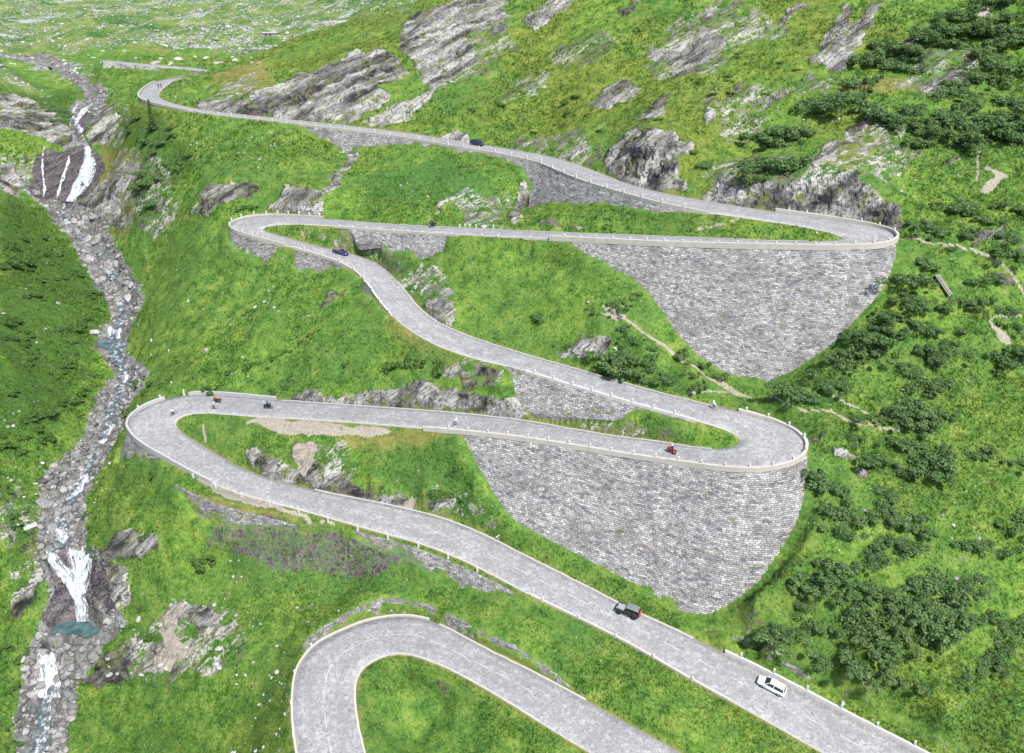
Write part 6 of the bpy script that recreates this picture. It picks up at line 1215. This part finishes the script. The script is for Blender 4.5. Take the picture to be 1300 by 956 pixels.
# ---- people: one skinned body in a pose, clothes by limb
def person(label, pose, top, legs, head='helmet', headc=None, skin=(.45, .28, .20), group=None):
    J = {}; E = []
    def j(n, p, r): J[n] = (Vector(p), r)
    if pose == 'walk':
        j('pel', (0, 0, .95), .14); j('sp', (.01, 0, 1.15), .125); j('ch', (.02, 0, 1.36), .15); j('nk', (.03, 0, 1.52), .06); j('hd', (.05, 0, 1.66), .105); j('ht', (.04, 0, 1.76), .085)
        for s, q in (('l', 1), ('r', -1)):
            st = .22 * q
            j('sh' + s, (.02, q * .19, 1.42), .065); j('el' + s, (-st * .5, q * .26, 1.16), .046); j('wr' + s, (-st * .4 + .12, q * .27, .94), .032); j('pm' + s, (-st * .4 + .15, q * .27, .86), .038)
            j('hp' + s, (0, q * .10, .90), .10); j('kn' + s, (st * .7 + .05, q * .10, .50), .065); j('an' + s, (st * 1.3 - .04, q * .10, .09), .042); j('to' + s, (st * 1.3 + .14, q * .11, .04), .035)
    elif pose == 'cycle':
        j('pel', (-.18, 0, 1.0), .14); j('sp', (-.05, 0, 1.16), .125); j('ch', (.12, 0, 1.33), .145); j('nk', (.25, 0, 1.44), .06); j('hd', (.33, 0, 1.54), .10); j('ht', (.33, 0, 1.65), .085)
        for s, q in (('l', 1), ('r', -1)):
            j('sh' + s, (.16, q * .18, 1.36), .062); j('el' + s, (.30, q * .25, 1.16), .043); j('wr' + s, (.46, q * .22, 1.06), .03); j('pm' + s, (.52, q * .21, 1.05), .036)
            k = .16 * q
            j('hp' + s, (-.16, q * .10, .96), .10); j('kn' + s, (.18, q * .11, .72 + k), .063); j('an' + s, (.0, q * .13, .36 + k), .04); j('to' + s, (.13, q * .13, .30 + k), .033)
    else:
        j('pel', (-.22, 0, .92), .15); j('sp', (-.18, 0, 1.12), .14); j('ch', (-.10, 0, 1.33), .17); j('nk', (-.03, 0, 1.49), .07); j('hd', (.03, 0, 1.61), .11); j('ht', (.03, 0, 1.72), .09)
        for s, q in (('l', 1), ('r', -1)):
            j('sh' + s, (-.07, q * .21, 1.40), .075); j('el' + s, (.14, q * .33, 1.18), .055); j('wr' + s, (.36, q * .34, 1.09), .04); j('pm' + s, (.43, q * .34, 1.08), .042)
            j('hp' + s, (-.18, q * .12, .88), .11); j('kn' + s, (.20, q * .26, .78), .075); j('an' + s, (-.05, q * .25, .38), .05); j('to' + s, (.12, q * .26, .33), .04)
    E = [('pel', 'sp'), ('sp', 'ch'), ('ch', 'nk'), ('nk', 'hd'), ('hd', 'ht')]
    h = J['hd'][0]; j('no', h + Vector((.118, 0, -.01)), .016); E.append(('hd', 'no'))
    for s, q in (('l', 1), ('r', -1)):
        E += [('ch', 'sh' + s), ('sh' + s, 'el' + s), ('el' + s, 'wr' + s), ('wr' + s, 'pm' + s), ('pel', 'hp' + s), ('hp' + s, 'kn' + s), ('kn' + s, 'an' + s), ('an' + s, 'to' + s)]
        pm = J['pm' + s][0]; d = (pm - J['wr' + s][0]).normalized(); sd = Vector((0, q, 0)); cu = Vector((0, 0, -1)) if abs(d.z) < .7 else Vector((1, 0, 0)) * .5
        for k, ln in enumerate((.075, .085, .08, .062)):
            b = pm + sd * (.032 - .021 * k) + d * .03; j('f%da%s' % (k, s), b + d * ln * .55, .009); j('f%db%s' % (k, s), b + d * ln * .75 + cu * ln * .45, .008); E += [('pm' + s, 'f%da%s' % (k, s)), ('f%da%s' % (k, s), 'f%db%s' % (k, s))]
        j('ta' + s, pm - sd * .045 + d * .005, .011); j('tb' + s, pm - sd * .05 + d * .045 + cu * .01, .009); E += [('pm' + s, 'ta' + s), ('ta' + s, 'tb' + s)]
    names = list(J); ix = {n: i for i, n in enumerate(names)}
    me = bpy.data.meshes.new('person'); me.from_pydata([tuple(J[n][0]) for n in names], [(ix[a], ix[b]) for a, b in E], [])
    o = bpy.data.objects.new('person', me); COL.objects.link(o); md = o.modifiers.new('skin', 'SKIN'); md.use_smooth_shade = True
    for i, n in enumerate(names): sv = me.skin_vertices[0].data[i]; sv.radius = (J[n][1],) * 2; sv.use_root = (n == 'pel')
    sd_ = o.modifiers.new('smooth', 'SUBSURF'); sd_.levels = 1; sd_.render_levels = 1
    dg = bpy.context.evaluated_depsgraph_get(); full = bpy.data.meshes.new_from_object(o.evaluated_get(dg)); o.modifiers.clear(); o.data = full; bpy.data.meshes.remove(me)
    full.materials.clear()
    for nm, c in (('clothing_top', top), ('clothing_legs', legs), ('bare_skin', skin), ('dark_shoes', (.03, .03, .03))): full.materials.append(plain(nm, c, .8, .2))
    segs = [(J[a][0], J[b][0], 3 if b.startswith('to') else 2 if (a in ('nk', 'hd') or b.startswith(('pm', 'f', 'ta', 'tb')) or a.startswith('f')) and not (pose == 'moto' and a not in ('nk', 'hd')) else 1 if b[:2] in ('hp', 'kn', 'an') else 0) for a, b in E]
    mi = []
    for p in full.polygons:
        c = p.center; best = min(segs, key=lambda sg: (c - (sg[0] + (sg[1] - sg[0]) * min(1, max(0, (c - sg[0]).dot(sg[1] - sg[0]) / max(1e-6, (sg[1] - sg[0]).length_squared))))).length); mi.append(best[2])
    full.polygons.foreach_set('material_index', mi); full.polygons.foreach_set('use_smooth', [True] * len(mi)); full.update()
    for q in (-1, 1): MB().box((h.x + .098, q * .036, h.z + .025), (.014, .024, .012)).build('eye', M_BLACK, o)
    bm = bmesh.new(); bmesh.ops.create_uvsphere(bm, u_segments=16, v_segments=10, radius=.135 if head == 'helmet' else .122)
    cut = -.075 if (head == 'helmet' and pose == 'moto') else -.01
    bmesh.ops.delete(bm, geom=[v for v in bm.verts if v.co.z < cut], context='VERTS'); bmesh.ops.scale(bm, verts=bm.verts, vec=(1.12, .95, 1.0)); bmesh.ops.translate(bm, verts=bm.verts, vec=(h.x - (.02 if head == 'helmet' else .03), 0, h.z + .045))
    hm = bpy.data.meshes.new(head); bm.to_mesh(hm); bm.free(); hm.materials.append(plain(head + '_shell', headc or (.05, .03, .02), .4, .4)); hm.polygons.foreach_set('use_smooth', [True] * len(hm.polygons)); link(head, hm, o)
    return tag(o, label, 'person', group, 'thing')
def bicycle(label, col):
    r = root('bicycle', label, 'bicycle', None); fm = paint('bicycle_paint', col)
    for x in (-.5, .52):
        w = MB().ring((0, 0, 0), .325, .018, 28, 6).build('wheel', M_TYRE, r); w.location = (x, 0, .343); m = MB()
        for k in range(10): a = math.pi * 2 * k / 10; m.tube([(0, 0, 0), (.31 * math.cos(a), 0, .31 * math.sin(a))], .004, 4)
        m.build('spokes', M_CHROME, w)
    MB().tube([(-.5, .03, .343), (-.02, .03, .29), (.40, 0, .78), (-.17, 0, .80), (-.02, 0, .29)], .018, 6).tube([(-.5, -.03, .343), (-.15, 0, .78), (-.19, 0, .93)], .016, 6).tube([(.36, 0, .90), (.40, 0, .76), (.52, 0, .343)], .017, 6).build('frame', fm, r)
    MB().box((-.20, 0, .945), (.26, .13, .05), .8).build('saddle', M_BLACK, r, .015); MB().tube([(.36, 0, .90), (.40, 0, 1.0)], .016, 6).tube([(.52, -.22, 1.0), (.42, -.2, 1.02), (.40, 0, 1.02), (.42, .2, 1.02), (.52, .22, 1.0)], .015, 6).build('handlebar', M_BLACK, r); MB().disc((-.02, .05, .29), .09, .02, 14).tube([(-.02, .1, .29), (.06, .12, .46)], .012, 5).tube([(-.02, -.1, .29), (-.10, -.12, .14)], .012, 5).build('pedal_crank', M_CHROME, r)
    return r
def motorcycle(label, col, screen=True):
    r = root('motorcycle', label, 'motorcycle', None); pm = paint('motorcycle_paint', col)
    for x, w in ((-.68, .17), (.74, .14)): wheel(r, x, .0001, .32, w)
    MB().loft([section(-.45, .13, .40, .74), section(-.1, .17, .36, .78), section(.3, .16, .38, .80), section(.45, .12, .46, .82)]).build('engine', M_BLACK, r, .03, True)
    MB().loft([section(-.08, .12, .76, .90), section(.08, .17, .76, 1.0), section(.30, .18, .76, 1.03), section(.45, .11, .80, .96)]).build('tank', pm, r, .03, True)
    MB().loft([section(.40, .20, .62, 1.02), section(.62, .20, .60, 1.06), section(.85, .10, .70, .98)]).build('fairing', pm, r, .03, True)
    if screen: MB().loft([[(.62, -.16, 1.04), (.62, .16, 1.04), (.64, .16, 1.04), (.64, -.16, 1.04)], [(.46, -.12, 1.30), (.46, .12, 1.30), (.48, .12, 1.30), (.48, -.12, 1.30)]]).build('windscreen', M_GLASS, r)
    MB().loft([section(-.95, .11, .82, .90), section(-.55, .15, .76, .90), section(-.10, .14, .76, .86)]).build('seat', M_BLACK, r, .03, True); MB().loft([section(-1.08, .08, .78, .88), section(-.8, .14, .66, .84), section(-.45, .12, .64, .80)]).build('tail', pm, r, .03, True)
    for s in (-1, 1): MB().tube([(.46, s * .11, 1.02), (.74, s * .11, .32)], .028, 6).build('fork', M_CHROME, r); MB().box((-.72, s * .26, .66), (.40, .18, .34)).build('pannier', pm if s > 0 else M_BLACK, r, .03)
    MB().tube([(.34, -.38, 1.06), (.44, -.2, 1.06), (.46, 0, 1.05), (.44, .2, 1.06), (.34, .38, 1.06)], .018, 6).build('handlebar', M_BLACK, r); MB().tube([(.2, -.15, .38), (-.3, -.18, .34), (-.9, -.2, .46)], [.03, .035, .055], 8).build('exhaust', M_CHROME, r); MB().disc((0, 0, 0), .09, .05, 14).build('headlight', M_LAMP, r).matrix_local = Matrix.Translation((.86, 0, .86)) @ Matrix.Rotation(math.pi / 2, 4, 'Z')
    return r
def pair(vehicle, rider, Rd, u, v, sgn, idx, turn=0.0):
    road_place(vehicle, Rd, u, v, sgn, .02, idx, turn)
    if rider is not None: rider.matrix_world = vehicle.matrix_world.copy()
pair(motorcycle('red motorcycle leaning into the lower right hairpin', (.62, .04, .03)), person('person in dark jacket and white helmet riding the red motorcycle', 'moto', (.03, .03, .05), (.22, .02, .04), 'helmet', (.8, .8, .82)), R1, 852, 576, -1, (72, 76), math.radians(160))
pair(motorcycle('black motorcycle near the end of the grey parapet on the lower left leg', (.02, .022, .03)), person('person in black riding the black motorcycle on the lower left leg', 'moto', (.02, .02, .03), (.02, .02, .028), 'helmet', (.03, .03, .04)), R1, 340, 519.5, -1, (79, 84))
pair(motorcycle('dark orange motorcycle entering the lower left hairpin', (.16, .05, .03)), person('person in orange jacket on the motorcycle entering the lower left hairpin', 'moto', (.55, .16, .04), (.06, .03, .05), 'helmet', (.30, .10, .04)), R1, 276, 512, 1, (81, 86))
pair(bicycle('pale bicycle beside the orange rider in the lower left hairpin', (.5, .5, .55)), person('person in pink top and white helmet cycling beside the orange rider', 'cycle', (.62, .36, .40), (.05, .05, .07), 'helmet', (.85, .85, .85)), R1, 272, 520, -1, (81, 86))
pair(bicycle('bicycle on the inside of the lower left hairpin next to the grass', (.10, .10, .14)), person('person in white top cycling on the inside of the lower left hairpin', 'cycle', (.66, .67, .72), (.05, .05, .07), 'helmet', (.15, .15, .18)), R1, 221.5, 527, -1, (84, 90))
pair(bicycle('bicycle on the straight above the tall pale wall, near its left end', (.35, .37, .5)), person('person in pale lavender top cycling along the straight above the tall pale wall', 'cycle', (.60, .62, .78), (.09, .10, .17), 'helmet', (.82, .82, .88)), R1, 580.5, 541, -1, (76, 79), math.radians(35))
pair(bicycle('bicycle beside the start of the pale parapet above the lower right hairpin', (.2, .2, .22)), person('person in white shirt cycling beside the start of the pale parapet', 'cycle', (.72, .74, .72), (.07, .06, .09), 'helmet', (.85, .88, .85)), R1, 905.5, 520, -1, (63, 66), math.radians(-40))
pair(motorcycle('dark motorcycle seen end on at the far edge of the middle road', (.025, .03, .04)), person('person in black on the motorcycle at the far edge of the middle road', 'moto', (.02, .022, .03), (.02, .02, .03), 'helmet', (.05, .06, .07)), R1, 549, 288.6, 1, (37, 41), math.radians(70))
p_ = person('person in dark clothes walking on the top left bend, nearer its outer edge', 'walk', (.05, .05, .07), (.03, .03, .05), 'hair', (.04, .025, .02)); road_place(p_, R1, 201.6, 112.4, -1, .02, (1.5, 5))
p_ = person('person in dark clothes walking on the top left bend, nearer the grass bank', 'walk', (.07, .05, .05), (.04, .04, .06), 'hair', (.05, .03, .02)); road_place(p_, R1, 205.4, 112.2, -1, .02, (1.5, 5))
# ---- stone hut far off
def hut():
    r = root('stone_hut', 'small distant grey stone hut with two dark windows', 'hut'); p = ground([342], [46])[0]; d = proj(p)[2]; k = d / F; L, Hh, Dp = 19 * k, 4.6 * k, 5.0; r.location = (p[0], p[1], p[2] - .3)
    MB().box((0, Dp / 2, Hh * .42), (L, Dp, Hh * .95)).build('wall', MAT_HUT, r); MB().loft([[(-L / 2 - .3, -.4, Hh * .88), (L / 2 + .3, -.4, Hh * .88), (L / 2 + .3, Dp + .4, Hh * 1.05), (-L / 2 - .3, Dp + .4, Hh * 1.05)], [(-L / 2 - .3, -.4, Hh * .98), (L / 2 + .3, -.4, Hh * .98), (L / 2 + .3, Dp + .4, Hh * 1.16), (-L / 2 - .3, Dp + .4, Hh * 1.16)]]).build('roof', MAT_HUTROOF, r)
    for x in (-.22, .07):
        w = MB().box((x * L, -.03, Hh * .5), (1.0, .12, 1.1)).build('window', M_BLACK, r); MB().box((x * L, -.11, Hh * .5 - .62), (1.3, .16, .14)).build('sill', MAT_HUTROOF, w)
    MB().box((-L * .72, .6, .35), (L * .42, .7, 1.3)).build('yard_wall', MAT_HUT, r)
MAT_HUT = plain('grey_hut_stone', (.26, .25, .255), .9, .2, var=.4, scale=1.5); MAT_HUTROOF = plain('grey_stone_slabs', (.33, .32, .31), .9, .2, var=.3, scale=1.5)
hut()
# ---- split log on the right slope
def trough():
    a, b = ground([1187, 1204.5], [351, 377]); L = float(np.linalg.norm(b - a)); r = root('wooden_trough', 'weathered hollow wooden trough lying down the slope right of the upper wall', 'trough'); m = MB(); rings = []
    for x in (0, L * .33, L * .66, L): rings.append([(x, .55 * math.cos(t), .50 - .50 * math.sin(t)) for t in np.linspace(0, math.pi, 9)] + [(x, .42 * math.cos(t), .50 - .36 * math.sin(t)) for t in np.linspace(math.pi, 0, 9)])
    m.loft(rings).build('channel', plain('silver_weathered_wood', (.36, .33, .30), .9, .1, var=.35, scale=2), r)
    MB().loft([[(x, y, .24) for y in (-.36, .36)] + [(x, y, .14) for y in (.30, -.30)] for x in (.1, L - .1)]).build('bed', plain('dark_inner_wood', (.05, .045, .045), .8, .2), r)  # darker strip along the inside of the channel
    t = Vector(b - a).normalized(); y = Vector((0, 0, 1)).cross(t).normalized(); z = t.cross(y); s, _ = surface(a[0], a[1]); r.matrix_world = Matrix(((t.x, y.x, z.x, s[0]), (t.y, y.y, z.y, s[1]), (t.z, y.z, z.z, s[2] + .15), (0, 0, 0, 1)))
trough()
for u, v in ((583.5, 289), (590.5, 288), (596.5, 288), (604.5, 289), (626.5, 289.5)):
    p = ground([u], [v])[0]; o = link('guard_post', post_mesh(.8), None, (p[0], p[1], p[2])); tag(o, 'small white marker post on the grass at the far edge of the middle road', 'guard post', 'marker posts by the middle road', 'thing')
p = ground([632.5], [684.5])[0]
mk = root('marker_post', 'small white tilted marker on the kerb near the lower wall foot', 'marker'); mk.location = p; mk.rotation_euler = (0, math.radians(-28), math.radians(20))
MB().box((0, 0, .3), (.10, .10, .9)).build('post', MAT_POST, mk, .02); MB().box((.22, -.07, .72), (.85, .05, .24)).build('board', MAT_POST, mk, .02)
# ------------------------------------------------------------------ light, air and camera
def setup():
    cam = bpy.data.cameras.new('camera'); co = bpy.data.objects.new('camera', cam); COL.objects.link(co)
    cam.sensor_width = 36; cam.lens = 36 * F / 1300; cam.shift_y = -(478 - CV) / 1300; cam.clip_start = 1; cam.clip_end = 4000
    co.location = (0, 0, 0); co.rotation_euler = (math.pi / 2 - PITCH, 0, 0); scene.camera = co
    w = bpy.data.worlds.new('World'); scene.world = w; w.use_nodes = True; nt = w.node_tree; nt.nodes.clear()
    out = nt.nodes.new('ShaderNodeOutputWorld'); bg = nt.nodes.new('ShaderNodeBackground'); sky = nt.nodes.new('ShaderNodeTexSky')
    sky.sky_type = 'NISHITA'; sky.sun_disc = False; sky.sun_elevation = SUN_EL; sky.sun_rotation = SUN_ROT; sky.altitude = 1700; sky.air_density = 1.0; sky.dust_density = 3.0; sky.ozone_density = 1.0
    nt.links.new(sky.outputs[0], bg.inputs[0]); bg.inputs[1].default_value = SKY_STR; nt.links.new(bg.outputs[0], out.inputs[0])
    sl = bpy.data.lights.new('sun', 'SUN'); so = bpy.data.objects.new('sun', sl); COL.objects.link(so)
    sl.energy = SUN_STR; sl.angle = math.radians(SUN_ANG); sl.color = (1, .96, .90)
    d = Vector((math.sin(SUN_ROT) * math.cos(SUN_EL), math.cos(SUN_ROT) * math.cos(SUN_EL), math.sin(SUN_EL)))
    so.rotation_euler = d.to_track_quat('Z', 'Y').to_euler(); so.location = d * 500
    vs = scene.view_settings; vs.view_transform = 'Standard'; vs.look = 'None'; vs.exposure = EXPOSURE; vs.gamma = 1; vs.use_curve_mapping = False
    scene.cycles.use_denoising = True; scene.cycles.max_bounces = 5; scene.cycles.diffuse_bounces = 2; scene.cycles.glossy_bounces = 2; scene.cycles.transparent_max_bounces = 8
SUN_EL, SUN_ROT, SUN_STR, SUN_ANG, SKY_STR, EXPOSURE = math.radians(54), math.radians(150), 3.9, 4, .105, 1.04
setup()
